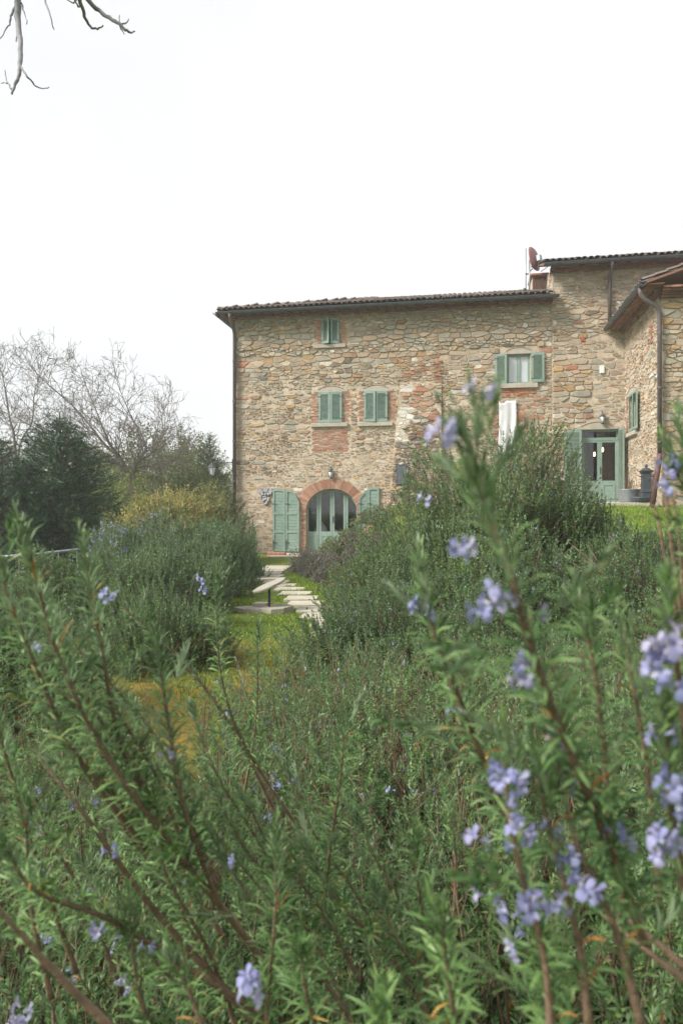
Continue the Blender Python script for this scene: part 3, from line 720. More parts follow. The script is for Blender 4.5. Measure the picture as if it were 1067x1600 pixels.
mb = MB(); mb.box(.6, 1.7, .22, .226, 4.47, 5.67, FR.mat()); mb.build('pane', M['glass'], wr)

# arched glazed door, set back in the wall
def arc_z(u, a, b): return ARCH_SPR+b*math.sqrt(max(0, 1-((u-ARCH_X)/a)**2))
ia, ib = ARCH_A-.03, ARCH_B-.03
def pane_poly(u0, u1, z0, inset=.07):
    n_ = 8; return [(u0, z0), (u1, z0)]+[(u1-(u1-u0)*k/n_, max(z0+.3, arc_z(u1-(u1-u0)*k/n_, ia, ib)-inset)) for k in range(n_+1)]
pan = [(-5.93, -5.60), (-5.42, -5.06), (-4.89, -4.53), (-4.35, -4.02)]
ph = [pane_poly(a, b_, .88) for a, b_ in pan]
door = keep(plate('arched_door', arch_outline(ARCH_A-.005, ARCH_B-.005, 24, .06), ph, .20, .26, M['green'], house, FA.mat()))
for q in ph:
    plate('pane', q, [], .228, .234, M['glass'], door, FA.mat())
mb = MB()
for u in (-5.51, -4.975, -4.44):
    w = .012; mb.box(u-w/2, u+w/2, .195, .202, .10, arc_z(u, ia, ib)-.03, FA.mat())
mb.build('door_joint', M['iron'], door)
for a, b_ in pan: # lower solid panels as raised mouldings
    plate('panel', rect(a-.02, b_+.02, .16, .76), [rect(a+.04, b_-.04, .22, .70)], .185, .201, M['green'], door, FA.mat())
mb = MB(); mb.tube([FA.p(-4.93, 1.42, -.14), FA.p(-4.86, 1.43, -.14), FA.p(-4.80, 1.42, -.14)], .012, 6); mb.box(-4.955, -4.915, .185, .20, 1.22, 1.48, FA.mat()); mb.build('door_handle', M['iron'], door)
# board shutters of the arched door, folded open against the wall
def arch_leaf(u0, u1, ztop, swing=0.0, hu=None):
    """ztop: function of u giving the top edge"""
    n_ = 10; zb = .10
    out = [(u0, zb), (u1, zb)]+[(u1-(u1-u0)*k/n_, ztop(u1-(u1-u0)*k/n_)) for k in range(n_+1)]
    Mx = FA.mat()
    if hu is not None: Mx = FA.mat() @ Matrix.Translation((hu, 0, 0)) @ Matrix.Rotation(swing, 4, 'Z') @ Matrix.Translation((-hu, 0, 0))
    lf = keep(plate('door_shutter', out, [], -.085, -.055, M['green'], house, Mx))
    s = .07; lv = [.10+.09, .86, .92, 1.62, 1.69]
    hs = [rect(u0+s, u1-s, .19, .83), rect(u0+s, u1-s, .91, 1.55)]
    hs.append([(u0+s, 1.63), (u1-s, 1.63)]+[(u1-s-(u1-u0-2*s)*k/n_, max(1.7, ztop(u1-s-(u1-u0-2*s)*k/n_)-.09)) for k in range(n_+1)])
    plate('leaf_frame', out, hs, -.120, -.0855, M['green'], lf, Mx)
    mb = MB()
    for k in range(1, 4):
        pass
    for zz in np.arange(.20, 2.35, .125):
        if zz < min(ztop(u0+s), ztop(u1-s))-.1: mb.bbox(u0+s-.01, u1-s+.01, -.095, -.0856, zz, zz+.118, .005, Mx)
    mb.build('board', M['green'], lf)
    mb = MB(); mb.box(u0-.01, u0+.16, -.127, -.121, .42, .45, Mx); mb.box(u0-.01, u0+.16, -.127, -.121, 1.95, 1.98, Mx); mb.box(u0+.015, u0+.035, -.137, -.121, .15, .55, Mx); mb.build('hinge', M['iron'], lf)
    return lf
arch_leaf(-7.30, -6.80, lambda u: 2.58-.05*(u+7.3)/.5)
arch_leaf(-6.78, -6.24, lambda u: 1.62+.93*math.sqrt(max(0, 1-((u+6.78)/.60)**2)))
arch_leaf(-3.90, -3.55, lambda u: 1.62+.93*math.sqrt(max(0, 1-((u+3.40)/.56)**2)), .10, -3.90)
arch_leaf(-3.53, -3.10, lambda u: 2.60, .04, -3.53)

# glazed door on the upper terrace
u0, u1 = 4.37, 5.65
gd = keep(plate('glazed_door', rect(u0, u1, 2.0, 4.655), [rect(u0+.06, u1-.06, 4.38, 4.60), rect(u0+.10, 4.93, 2.80, 4.20), rect(5.09, 5.55, 2.80, 4.20)], .12, .18, M['green'], house, FB.mat()))
for q in (rect(u0+.05, u1-.05, 4.37, 4.61), rect(u0+.09, 4.94, 2.79, 4.21), rect(5.08, 5.56, 2.79, 4.21)): plate('pane', q, [], .145, .151, M['glass'], gd, FB.mat())
for (a, b_) in ((u0+.10, 4.93), (5.09, 5.55)): plate('panel', rect(a, b_, 2.12, 2.68), [rect(a+.06, b_-.06, 2.18, 2.62)], .104, .121, M['green'], gd, FB.mat())
mb = MB(); mb.box(5.0, 5.012, .112, .122, 2.02, 4.30, FB.mat()); mb.box(u0+.02, u1-.02, .105, .122, 4.27, 4.31, FB.mat()); mb.build('door_joint', M['green'], gd)
mb = MB(); mb.box(5.015, 5.05, .10, .119, 3.05, 3.30, FB.mat()); mb.tube([FB.p(5.03, 3.22, -.08), FB.p(5.03, 3.22, -.04), FB.p(5.13, 3.21, -.04)], .011, 6); mb.build('door_handle', M['iron'], gd)
block('doorstep', FB, 4.25, 5.8, 1.90, 2.02, .16, -.1, 'paving')

# --- roofs
CLAY = [(0.18, 0.15, 0.13), (0.21, 0.165, 0.14), (0.15, 0.13, 0.115), (0.22, 0.20, 0.17), (0.23, 0.175, 0.14), (0.12, 0.105, 0.095)]
def tiled(mb, O, U, S, nu, ns, pitch_w=.215, row=.36, seed=0, cut=None):
    """barrel tiles: O eave corner, U along the eave, S up the slope"""
    rr = random.Random(seed); U = Vector(U).normalized(); S = Vector(S).normalized(); N_ = U.cross(S).normalized()
    if N_.z < 0: N_ = -N_
    for i in range(nu):
        for j in range(ns):
            if cut and not cut(i*pitch_w, j*row): continue
            for kind in (0, 1):
                c = O+U*(i*pitch_w+(0.5*pitch_w if kind else 0)+rr.uniform(-.012, .012))+S*(j*row-.05+rr.uniform(-.03, .03))+N_*(.055+rr.uniform(-.01, .012) if kind == 0 else .02)
                R0, R1 = (.105, .082) if kind == 0 else (.08, .10); L = row+.09; P = []; n_ = 5
                sgn = 1 if kind == 0 else -1
                tw = rr.uniform(-.05, .05)
                for e, R_ in ((0, R0), (1, R1)):
                    for th in (1.0, .84):
                        for k in range(n_+1):
                            a = PI*k/n_; P.append(c+S*(L*e)+U*(R_*th*math.cos(a)+tw*e*.3)+N_*(sgn*R_*th*.75*math.sin(a)-(.02*e if kind == 0 else 0)+.03*(1-e)*0))
                m_ = n_+1; F = []
                for k in range(n_):
                    F += [(k, k+1, 2*m_+k+1, 2*m_+k), (k+1, k, m_+k, m_+k+1)]
                q = rr.uniform(.75, 1.25); mb.poly(P, F, tuple(v*q for v in rr.choice(CLAY)))
def slab_poly(mb, pts, th):
    n_ = len(pts); P = [Vector(p) for p in pts]; P2 = [p-Vector((0, 0, th)) for p in P]
    mb.poly(P+P2, [tuple(range(n_)), tuple(range(2*n_-1, n_-1, -1))]+[(i, n_+i, n_+(i+1) % n_, (i+1) % n_) for i in range(n_)])
def gutter(parent, a, b, r=.085, mat='gutter'):
    """half-round trough between two points"""
    a, b = Vector(a), Vector(b); d = (b-a).normalized(); s = d.cross(Vector((0, 0, 1))).normalized(); mb = MB(); P = []; n_ = 8
    for p in (a, b):
        for R_ in (r, r-.012):
            for k in range(n_+1):
                t = PI+PI*k/n_; P.append(p+s*(R_*math.cos(t))+Vector((0, 0, R_*math.sin(t))))
    m_ = n_+1; F = []
    for k in range(n_): F += [(k, k+1, 2*m_+k+1, 2*m_+k), (m_+k+1, m_+k, 3*m_+k, 3*m_+k+1), (k+1, k, m_+k, m_+k+1), (2*m_+k, 2*m_+k+1, 3*m_+k+1, 3*m_+k)]
    F += [(0, m_, 3*m_, 2*m_), (n_, 2*m_+n_, 3*m_+n_, m_+n_)]
    mb.poly(P, F)
    mb.tube([a+s*r, b+s*r], .014, 6); mb.tube([a-s*r, b-s*r], .010, 6)
    q = int((b-a).length/0.9)
    for k in range(q+1):
        p = a+(b-a)*((k+.5)/(q+1)); mb.tube([p+s*(r*1.05)*math.cos(t)+Vector((0, 0, r*1.05*math.sin(t))) for t in np.linspace(PI, 2*PI, 7)], .008, 4)
    return mb.build('gutter', M[mat], parent)
TP = math.tan(math.radians(18.4))
EZ = 9.52   # eave height of the lower roof
roofA = MB(); ev = 25.62; el = -9.38; er = 3.45; dpt = 5.6
# hipped on the left: front slope, left slope
rz_ = EZ+dpt*TP
slab_poly(roofA, [(el, ev, EZ), (er, ev, EZ), (er, ev+dpt, rz_), (el+dpt, ev+dpt, rz_)], .07)
slab_poly(roofA, [(el, ev, EZ), (el+dpt, ev+dpt, rz_), (el+dpt, ev+dpt+1, rz_), (el, ev+dpt*2+1, EZ)], .07)
slab_poly(roofA, [(er, ev+dpt, rz_), (er, ev+2*dpt, EZ), (el, ev+2*dpt+1, EZ), (el+dpt, ev+dpt, rz_)], .07)
rA = keep(roofA.build('roof', M['soffit'], house))
mbT = MB(); tiled(mbT, Vector((el+.08, ev-.03, EZ+.01)), (1, 0, 0), (0, 1, TP), 59, 16, seed=4, cut=lambda u, s: s*.937 < u+.2)
tiled(mbT, Vector((el-.03, ev+.05, EZ+.01)), (0, 1, 0), (1, 0, TP), 24, 14, seed=5, cut=lambda u, s: s*.937 < u+.2)
o = mbT.build('roof_tiles', M['rooftile'], rA, tint=True, fix=False, smooth_sh=True); tag(o, kind='stuff')
mb = MB()
for k in range(22): # hip ridge of half-round tiles
    t = k/22; p = Vector((el, ev, EZ+.09))+Vector((dpt, dpt, dpt*TP))*t; q = Vector((el, ev, EZ+.07))+Vector((dpt, dpt, dpt*TP))*(t+1.2/22)
    mb.tube([p, q], [.12, .095], 8, col=random.choice(CLAY))
mb.build('hip_tile', M['rooftile'], rA, tint=True, smooth_sh=True)
gutter(rA, (el-.06, ev-.11, EZ-.06), (er+.03, ev-.11, EZ-.06)); gutter(rA, (el-.10, ev+9, EZ-.06), (el-.10, ev-.12, EZ-.06))
# corbelled brick cornice under the eaves, course by course
def cornice(fr, u0, u1, z, courses=((.0, .06), (.09, .065), (.20, .065)), seed=0):
    mb = MB(); rr = random.Random(seed)
    for k, (o_, h) in enumerate(courses):
        u = u0
        while u < u1:
            w = rr.uniform(.20, .27) if k != 1 else .11; c = rr.choice([(0.27, 0.12, 0.08), (0.31, 0.15, 0.10), (0.23, 0.11, 0.075), (0.36, 0.19, 0.13)]); q = rr.uniform(.8, 1.15)
            mb.box(u, min(u+w, u1)-.012, -(o_+.10)-rr.uniform(0, .008), .12, z+k*.066, z+k*.066+.056, fr.mat(), tuple(v*q for v in c))
            u += w if k != 1 else .22
        mb.box(u0, u1, -(o_+.05), .11, z+k*.066-.004, z+(k+1)*.066-.006, fr.mat(), (0.2, 0.14, 0.1))
    o = keep(mb.build('cornice', M['brick'], house, tint=True)); return o
cornice(FA, -8.95, 3.32, 9.33, seed=1)
for k in range(34):
    mb = MB(); x = -9.2+k*.375; mb.box(x, x+.07, 25.70, 26.3, EZ-.13, EZ-.072); mb.build('rafter', M['wood'], rA)
# raised block
EZB = 10.66; roofB = MB(); evb = 25.60; elb = 2.98
slab_poly(roofB, [(elb, evb, EZB), (12.6, evb, EZB), (12.6, evb+5, EZB+5*TP), (elb, evb+5, EZB+5*TP)], .07); rB = keep(roofB.build('roof', M['soffit'], house))
mbT = MB(); tiled(mbT, Vector((elb+.08, evb-.03, EZB+.01)), (1, 0, 0), (0, 1, TP), 36, 14, seed=6); o = mbT.build('roof_tiles', M['rooftile'], rB, tint=True, fix=False, smooth_sh=True); tag(o, kind='stuff')
gutter(rB, (elb-.03, evb-.11, EZB-.06), (12.5, evb-.11, EZB-.06))
cornice(FB, 3.25, 9.5, 10.46, seed=2)
# wing: eave along its left side, verge facing the garden
EZW = 8.36; xl = 5.30; yv = 21.02; roofW = MB()
slab_poly(roofW, [(xl, yv, EZW), (xl+6, yv, EZW+6*TP), (xl+6, 26.1, EZW+6*TP), (xl, 26.1, EZW)], .07); rW = keep(roofW.build('roof', M['soffit'], house))
mbT = MB(); tiled(mbT, Vector((xl-.03, yv+.10, EZW+.01)), (0, 1, 0), (1, 0, TP), 23, 14, seed=7); o = mbT.build('roof_tiles', M['rooftile'], rW, tint=True, fix=False, smooth_sh=True); tag(o, kind='stuff')
gutter(rW, (xl-.10, 26.12, EZW-.05), (xl-.10, yv-.02, EZW-.05), r=.095)
cornice(FR, 0.0, 4.75, 8.12, courses=((.0, .06), (.12, .065), (.26, .065)), seed=3)
mb = MB()   # rows of soffit bricks seen from below the wing eave
rr = random.Random(5)
for k in range(40):
    y = yv+.05+k*.125; c = rr.choice(RED); q = rr.uniform(.55, .95); mb.box(xl+.03, 5.80, y, y+.11, EZW-.085-.01*rr.random(), EZW-.068, None, tuple(v*q for v in c))
mb.build('soffit_brick', M['brick'], rW, tint=True)
cornice(FW, -.05, .72, 7.98, courses=((.02, .06), (.12, .065), (.24, .065), (.32, .06)), seed=4)

# --- downpipes
def pipe(pts, r=.058, mat='pipe', name='downpipe'):
    mb = MB(); mb.tube(pts, r, 12); o = keep(mb.build(name, M[mat], house, True))
    for i in range(len(pts)-1):
        a, b = Vector(pts[i]), Vector(pts[i+1])
        if (b-a).length > 1.5:
            for t in np.arange(.12, 1, 1.6/(b-a).length):
                mc = MB(); p = a+(b-a)*t; d = (b-a).normalized(); mc.tube([p-d*.03, p+d*.03], r*1.22, 12); mc.build('pipe_bracket', M[mat], o)
    return o
pipe([(-8.88, 25.52, 9.40), (-8.88, 25.56, 9.25), (-8.87, 25.95, 8.95), (-8.87, 26.07, 8.75), (-8.87, 26.07, -.2)], .072)
pipe([(5.30, 25.50, 10.56), (5.30, 25.55, 10.4), (5.31, 26.0, 10.2), (5.31, 26.03, 10.0), (5.30, 26.03, 8.45)], .062)
pipe([(5.19, 21.3, 8.24), (5.20, 21.3, 8.08), (5.30, 21.32, 7.92), (5.62, 21.36, 7.72), (5.74, 21.40, 7.58), (5.76, 21.42, 7.40), (5.76, 21.42, 3.35)], .065)
pipe([(5.76, 21.42, 3.36), (5.75, 21.40, 3.2), (5.50, 21.25, 1.75)], .075, 'redpipe')

# ------------------------------------------------------------------ things fixed to or standing by the house
def wall_lamp(fr, u, z, label):
    t = empty('wall_lamp', fr.p(u, z, 0)); tag(t, label, 'lamp', 'small lanterns over the doors')
    Mx = Matrix.Translation(fr.p(0, 0, 0)*0) @ Matrix.Identity(4)
    mb = MB(); mb.lathe([(.0, .26), (.03, .255), (.045, .21), (.10, .16), (.11, .145), (.0, .14)], 10, Matrix.Translation(fr.n*.13)); mb.tube([fr.n*.01+Vector((0, 0, .10)), fr.n*.01+Vector((0, 0, .30)), fr.n*.08+Vector((0, 0, .34)), fr.n*.13+Vector((0, 0, .27))], .014, 6)
    mb.build('cap', M['iron'], t)
    mb = MB(); mb.lathe([(.055, -.10), (.085, .13)], 10, Matrix.Translation(fr.n*.13)); mb.build('glass', M['lglass'], t, True)
    mb = MB(); mb.lathe([(.0, -.15), (.03, -.14), (.062, -.105), (.062, -.095), (0, -.09)], 10, Matrix.Translation(fr.n*.13))
    for k in range(5):
        a = 2*PI*k/5; mb.tube([fr.n*.13+Vector((.06*math.cos(a), .06*math.sin(a), -.1)), fr.n*.13+Vector((.09*math.cos(a), .09*math.sin(a), .14))], .006, 4)
    mb.build('cage', M['iron'], t)
wall_lamp(FA, -4.98, 3.08, 'small iron wall lantern centred above the brick arch')
wall_lamp(FB, 5.06, 4.98, 'small iron wall lantern over the glazed terrace door')
# street lantern on a bracket at the house corner
t = empty('bracket_lantern', (-9.75, 25.9, 3.25)); tag(t, 'pale glass lantern on an iron bracket arm at the house corner', 'lantern')
mb = MB(); mb.tube([(.85, .1, .36), (.1, .0, .36), (0, 0, .34)], .018, 6); mb.tube([(.82, .1, -.05), (.82, .1, .50)], .018, 6); mb.tube([(.8, .1, .02), (.6, .08, .2), (.45, .06, .35)], .012, 6); mb.build('bracket', M['iron'], t)
mb = MB(); mb.lathe([(.0, .37), (.03, .36), (.06, .30), (.17, .20), (.19, .17), (0, .165)], 6); mb.lathe([(0, -.18), (.08, -.17), (.09, -.14), (0, -.135)], 6)
for k in range(6):
    a = 2*PI*k/6; mb.tube([(.08*math.cos(a), .08*math.sin(a), -.15), (.165*math.cos(a), .165*math.sin(a), .17)], .009, 4)
mb.build('cage', M['iron'], t)
mb = MB(); mb.lathe([(.078, -.15), (.155, .165)], 6); mb.build('glass', M['lglass'], t)
# ceramic grape relief
t = empty('wall_relief', FA.p(-7.62, 2.26, 0)); tag(t, 'blue-grey ceramic relief of grapes on the wall left of the door', 'wall ornament')
mb = MB(); rr = random.Random(2)
for k in range(34):
    z = rr.uniform(-.30, .12); w = .05+.22*max(0, (z+.32)/.5); u = rr.uniform(-w, w)
    mb.lathe([(0.001, -.05), (.036, -.034), (.05, 0), (.036, .034), (.001, .05)], 8, Matrix.Translation((u, -.03-rr.random()*.03, z)))
mb.build('grapes', M['relief'], t, True)
for (u, z, a) in ((-.2, .22, .5), (.0, .27, 0), (.2, .22, -.5)):
    mb = MB(); pts = [(0, -.12), (.06, -.05), (.14, -.06), (.10, .02), (.13, .10), (.04, .08), (0, .15), (-.04, .08), (-.13, .10), (-.10, .02), (-.14, -.06), (-.06, -.05)]
    R_ = Matrix.Translation((u, 0, z-.03)) @ Matrix.Rotation(a, 4, 'Y'); n_ = len(pts)
    mb.poly([R_ @ Vector((x, -.012, z_)) for x, z_ in pts]+[R_ @ Vector((x*.8, -.055, z_*.8)) for x, z_ in pts], [tuple(range(n_, 2*n_))]+[(i, (i+1) % n_, n_+(i+1) % n_, n_+i) for i in range(n_)])
    mb.build('leaf', M['relief'], t)
# white alarm box, security camera
mb = MB(); mb.bbox(-.085, .085, -.075, -.02, -.14, .14, .015); o = mb.build('alarm_box', M['white']); o.location = FB.p(5.06, 6.84, 0); tag(o, 'small white plastic alarm box high on the stone wall', 'alarm box')
t = empty('security_camera', FR.p(4.15, 5.75, .0)); tag(t, 'small white security camera beside the wing downpipe', 'camera')
mb = MB(); mb.lathe([(.0, 0), (.05, 0), (.05, .02), (.015, .03), (.015, .12), (0, .12)], 10, Matrix.Rotation(-PI/2, 4, 'Y')); mb.build('mount', M['white'], t, True)
mb = MB(); mb.lathe([(0, -.16), (.035, -.16), (.045, -.14), (.045, .08), (0, .10)], 12, Matrix.Translation((-.14, .04, .03)) @ Matrix.Rotation(PI/2-.2, 4, 'X')); mb.build('housing', M['white'], t, True)
# hanging white cloth
mb = MB(); nu_, nz_ = 18, 22; V = []
for j in range(nz_+1):
    for i in range(nu_+1):
        s_ = i/nu_; t_ = j/nz_; u = 1.39+.63*s_+.02*math.sin(t_*5); z = 5.79-2.0*t_-(.10*math.sin(PI*min(1, s_*2.2))*(1-t_)**2 if s_ < .45 else 0)
        V.append(FA.p(u, z, .10+.014*math.sin(s_*15+t_*2.5)*(.4+t_)+.02*math.sin(s_*6)))
mb.poly(V, [(j*(nu_+1)+i, (j+1)*(nu_+1)+i, (j+1)*(nu_+1)+i+1, j*(nu_+1)+i+1) for j in range(nz_) for i in range(nu_)])
o = mb.build('hanging_cloth', M['cloth'], None, True, fix=False); tag(o, 'white linen cloth hanging on the wall below the open-shuttered window', 'cloth')
# (hung by two cords)
sm = o.modifiers.new('thickness', 'SOLIDIFY'); sm.thickness = .006
# small slate-blue hatch in the buttress, and a slate-blue board on the wing
t = empty('metal_hatch', FA.p(-2.17, 2.68, but_p(0, 3)+.02)); tag(t, 'slate blue metal hatch door standing ajar on the dark buttress', 'hatch')
plate('hatch_frame', rect(-.24, .24, -.02, .74), [rect(-.19, .19, .03, .69)], -.03, .05, M['slate'], t)
Mx = Matrix.Translation((-.19, -.03, .03)) @ Matrix.Rotation(-.55, 4, 'Z')
plate('hatch_leaf', rect(0, .40, 0, .68), [rect(.04, .36, .05, .63)], -.02, 0, M['slate'], t, Mx); mb = MB()
for k in range(11): mb.box(.035, .365, -.016, -.004, .055+k*.053, .055+k*.053+.045, Mx)
mb.build('hatch_slats', M['slate'], t)
t = empty('wall_board', FW.p(.75, 3.42, 0)); tag(t, 'slate blue metal board projecting from the wing wall near the downpipe', 'board')
mb = MB(); mb.bbox(-.02, .02, -.95, -.03, -.02, .62, .01); mb.build('panel', M['slate'], t)
mb = MB(); mb.box(-.03, .03, -.03, .0, -.02, .62); mb.tube([(0, -.02, .66), (0, -.95, .66)], .015, 6); mb.build('bracket', M['iron'], t)
# satellite dish on a mast, seen from the side
t = empty('satellite_dish', (2.62, 27.4, 10.1)); tag(t, 'red-brown satellite dish on a galvanised mast beside the raised roof', 'satellite dish')
mb = MB(); mb.tube([(0, 0, -.25), (0, 0, 1.35)], .032, 10); mb.tube([(0, 0, .9), (.12, 0, 1.0)], .03, 8); mb.build('mast', M['zinc'], t, True)
mb = MB(); nr, na = 6, 24; V = []; R_ = Matrix.Translation((.30, -.02, 1.42)) @ Matrix.Rotation(math.radians(57), 4, 'Z') @ Matrix.Rotation(math.radians(-9), 4, 'X')
for s_ in (0, 1):
    for i in range(nr+1):
        for k in range(na):
            a = 2*PI*k/na; r = i/nr; ex = math.copysign(abs(math.cos(a))**.75, math.cos(a)); ez = math.copysign(abs(math.sin(a))**.75, math.sin(a))
            V.append(R_ @ Vector((.40*r*ex, .13*r*r+.02*s_, .47*r*ez)))
F = []
for s_ in (0, 1):
    b0 = s_*(nr+1)*na
    for i in range(nr):
        for k in range(na): F.append((b0+i*na+k, b0+i*na+(k+1) % na, b0+(i+1)*na+(k+1) % na, b0+(i+1)*na+k))
for k in range(na): F.append((nr*na+k, nr*na+(k+1) % na, (2*nr+1)*na+(k+1) % na, (2*nr+1)*na+k))
mb.poly(V, F); mb.build('reflector', M['dish'], t, True)
mb = MB(); mb.box(-.10, .10, -.14, .0, -.12, .10, R_ @ Matrix.Translation((0, -.0, -.05))); mb.tube([R_ @ Vector((0, -.05, -.05)), R_ @ Vector((.25, .1, .3))], .014, 6); mb.tube([R_ @ Vector((0, -.05, -.05)), R_ @ Vector((0, .06, -.5))], .018, 6); mb.build('back_bracket', M['zinc'], t)
mb = MB(); mb.tube([(.42, -.1, .83), (.95, -.22, 1.18)], .014, 6); mb.lathe([(0, -.06), (.045, -.05), (.05, .03), (.03, .06), (0, .06)], 10, Matrix.Translation((.98, -.23, 1.2))); mb.build('receiver_arm', M['iron'], t)
t2 = empty('aerial_pole', (2.50, 27.5, 9.9)); tag(t2, 'thin grey aerial pole standing next to the satellite dish', 'pole')
mb = MB(); mb.tube([(0, 0, -.1), (0, 0, 2.05)], .020, 8); mb.build('pole', M['zinc'], t2, True)
mb = MB(); mb.box(-.10, -.02, -.05, .05, .28, .48); mb.box(-.02, .14, -.03, .03, 1.02, 1.06); mb.build('junction_box', M['iron'], t2)
# boarded roof turret (brown door) beside the raised block
mb = MB(); mb.box(2.78, 3.32, 27.9, 28.9, 9.6, 10.95); ht = keep(mb.build('roof_turret', M['mortar'], house))
for k in range(5): mb = MB(); mb.bbox(2.785+k*.105, 2.785+k*.105+.10, 27.86, 27.895, 9.95, 10.92, .006); mb.build('board', M['wood'], ht)
mb = MB(); mb.box(2.78, 3.32, 27.845, 27.858, 10.38, 10.43); mb.build('rail', M['zinc'], ht)
mb = MB(); mb.bbox(2.70, 3.4, 27.75, 29, 10.96, 11.05, .02); mb.build('cap_slab', M['terra'], ht)
# cast-iron fountain, zinc tub, basin on the terrace
TZ = 1.985
t = empty('water_fountain', (6.13-.45, 24.55+.4, TZ)); t.location = (5.42, 22.9, 1.84)
FX = ret = None
def on_terrace(px, d, z): p = st((px-533.5)/1067*d, d, z); return p
t.location = on_terrace(1009, 20.9, 1.94)
t.scale = (.84,)*3; tag(t, 'dark cast-iron column fountain with finial beside the leaning red pipe', 'fountain')
mb = MB(); mb.box(-.21, .21, -.21, .21, 0, .06); mb.bbox(-.19, .19, -.19, .19, .06, .38, .02); mb.bbox(-.205, .205, -.205, .205, .36, .41, .015); mb.build('plinth', M['iron'], t)
mb = MB(); pr = [(.165, .41), (.15, .50), (.145, 1.05), (.15, 1.08)]
P = [Vector((sx*r, sy*r, z)) for r, z in pr for (sx, sy) in ((-1, -1), (1, -1), (1, 1), (-1, 1))]
mb.poly(P, [(i*4+k, i*4+(k+1) % 4, i*4+4+(k+1) % 4, i*4+4+k) for i in range(3) for k in range(4)]+[(12, 13, 14, 15), (3, 2, 1, 0)]); mb.box(-.11, .11, -.152, -.146, .55, 1.0); mb.build('column', M['iron'], t)
mb = MB(); mb.bbox(-.19, .19, -.19, .19, 1.08, 1.13, .015); mb.bbox(-.215, .215, -.215, .215, 1.13, 1.17, .012); mb.lathe([(.20, 1.17), (.12, 1.24), (.05, 1.27), (.04, 1.30), (.065, 1.33), (.05, 1.37), (.02, 1.40), (0.001, 1.42)], 14); mb.build('capital', M['iron'], t)
mb = MB(); mb.tube([(.0, -.14, .88), (.0, -.24, .88), (.0, -.27, .82)], .02, 8); mb.tube([(.15, 0, .95), (.24, 0, .95)], .018, 8); mb.tube([(-.15, 0, .95), (-.24, 0, .95)], .018, 8); mb.build('spout', M['iron'], t)
o = MB(); o.lathe([(.0, 0), (.27, 0), (.30, .03), (.315, .13), (.33, .16), (.31, .165), (.29, .13), (.27, .05), (0, .05)], 20); bs = o.build('stone_basin', M['slate'], None, True); bs.location = on_terrace(1001, 20.75, 1.94); tag(bs, 'low round slate grey basin at the foot of the fountain', 'basin')
t = empty('zinc_tub', on_terrace(984, 21.6, 1.94)); tag(t, 'galvanised oval tub with dry stems beside the terrace door', 'tub')
mb = MB(); Mx = Matrix.Scale(1.25, 4, (1, 0, 0)); mb.lathe([(0, .0), (.25, .0), (.265, .03), (.31, .40), (.325, .42), (.31, .43), (.29, .40), (.25, .05), (0, .05)], 24, Mx); mb.build('tub_body', M['zinc'], t, True)
mb = MB(); mb.lathe([(0, .34), (.292, .34), (.292, .36), (0, .37)], 24, Mx); mb.build('soil', M['bark'], t)
mb = MB(); rr = random.Random(3)
for k in range(26):
    a = rr.uniform(0, 2*PI); r = rr.uniform(0, .25); p = Vector((r*math.cos(a), r*math.sin(a), .35)); q = p+Vector((rr.uniform(-.12, .12), rr.uniform(-.1, .1), rr.uniform(.25, .75))); mb.tube([p, (p+q)/2+Vector((rr.uniform(-.03, .03), 0, 0)), q], [.007, .006, .003], 4)
mb.build('dry_stems', M['twig'], t)
# terracotta pot on the ramp wall by the arched door
RAMP = MB()
P = []
for (u, z) in ((-3.75, .75), (-3.2, 1.16), (-2.55, 1.44), (-1.8, 1.5)): P.append((u, z))
rw = keep(plate('ramp_wall', [(-3.75, -.3), (-1.8, -.3)]+P[::-1], [], -1.55, -1.25, M['mortar'], house, FA.mat()))
mb = MB(); mb.tube([FA.p(u, z+.02, 1.40) for u, z in P], .045, 6); mb.build('coping', M['terra'], rw)
t = empty('terracotta_pot', FA.p(-2.62, 1.46, 1.40)); tag(t, 'terracotta flower pot on the sloping wall beside the arched door', 'pot')
mb = MB(); mb.lathe([(0, .0), (.15, .0), (.20, .22), (.235, .23), (.245, .30), (.215, .305), (.20, .26), (0, .24)], 20); mb.build('pot_body', M['terra'], t, True)
mb = MB(); mb.lathe([(0, .24), (.195, .24), (0.0, .27)], 16); mb.build('soil', M['bark'], t)
# covered pale armchairs inside the arched room, pendant lamps behind the terrace door
for k, (u, s_, lab) in enumerate(((-5.62, 1.0, 'pale cloth-covered armchair with a peaked back behind the left door panes'), (-5.1, .85, 'low rounded pale armchair behind the second door pane'))):
    t = empty('covered_armchair', FA.p(u, .06, -1.1-.2*k)); tag(t, lab, 'armchair')
    mb = MB(); prof = [(.48, 0), (.50, .3), (.46, .62), (.30, .95 if k == 0 else .80), (.12, 1.15*s_ if k == 0 else .88), (0.01, 1.22*s_ if k == 0 else .90)]
    mb.lathe([(r*s_*.8, z) for r, z in prof], 18); mb.build('cover', M['cloth'], t, True)
    mb = MB(); mb.bbox(-.4*s_, .4*s_, -.55, -.25, .0, .45, .06); mb.build('seat', M['cloth'], t)
for k, (u, z, lab) in enumerate(((5.06, 3.86, 'lower lit pendant bulb seen through the terrace door'), (5.36, 4.03, 'higher lit pendant bulb seen through the terrace door'))):
    t = empty('pendant_lamp', FB.p(u, z, -1.4)); tag(t, lab, 'pendant lamp')
    mb = MB(); mb.lathe([(0.001, -.075), (.03, -.05), (.042, 0), (.03, .05), (.02, .085), (.018, .12), (0, .12)], 14); mb.build('bulb', M['bulb'], t, True)
    mb = MB(); mb.tube([(0, 0, .11), (0, 0, 5.09-z)], .01, 6); mb.lathe([(.022, .10), (.03, .12), (.03, .18), (.01, .2)], 10); mb.build('cord', M['iron'], t)
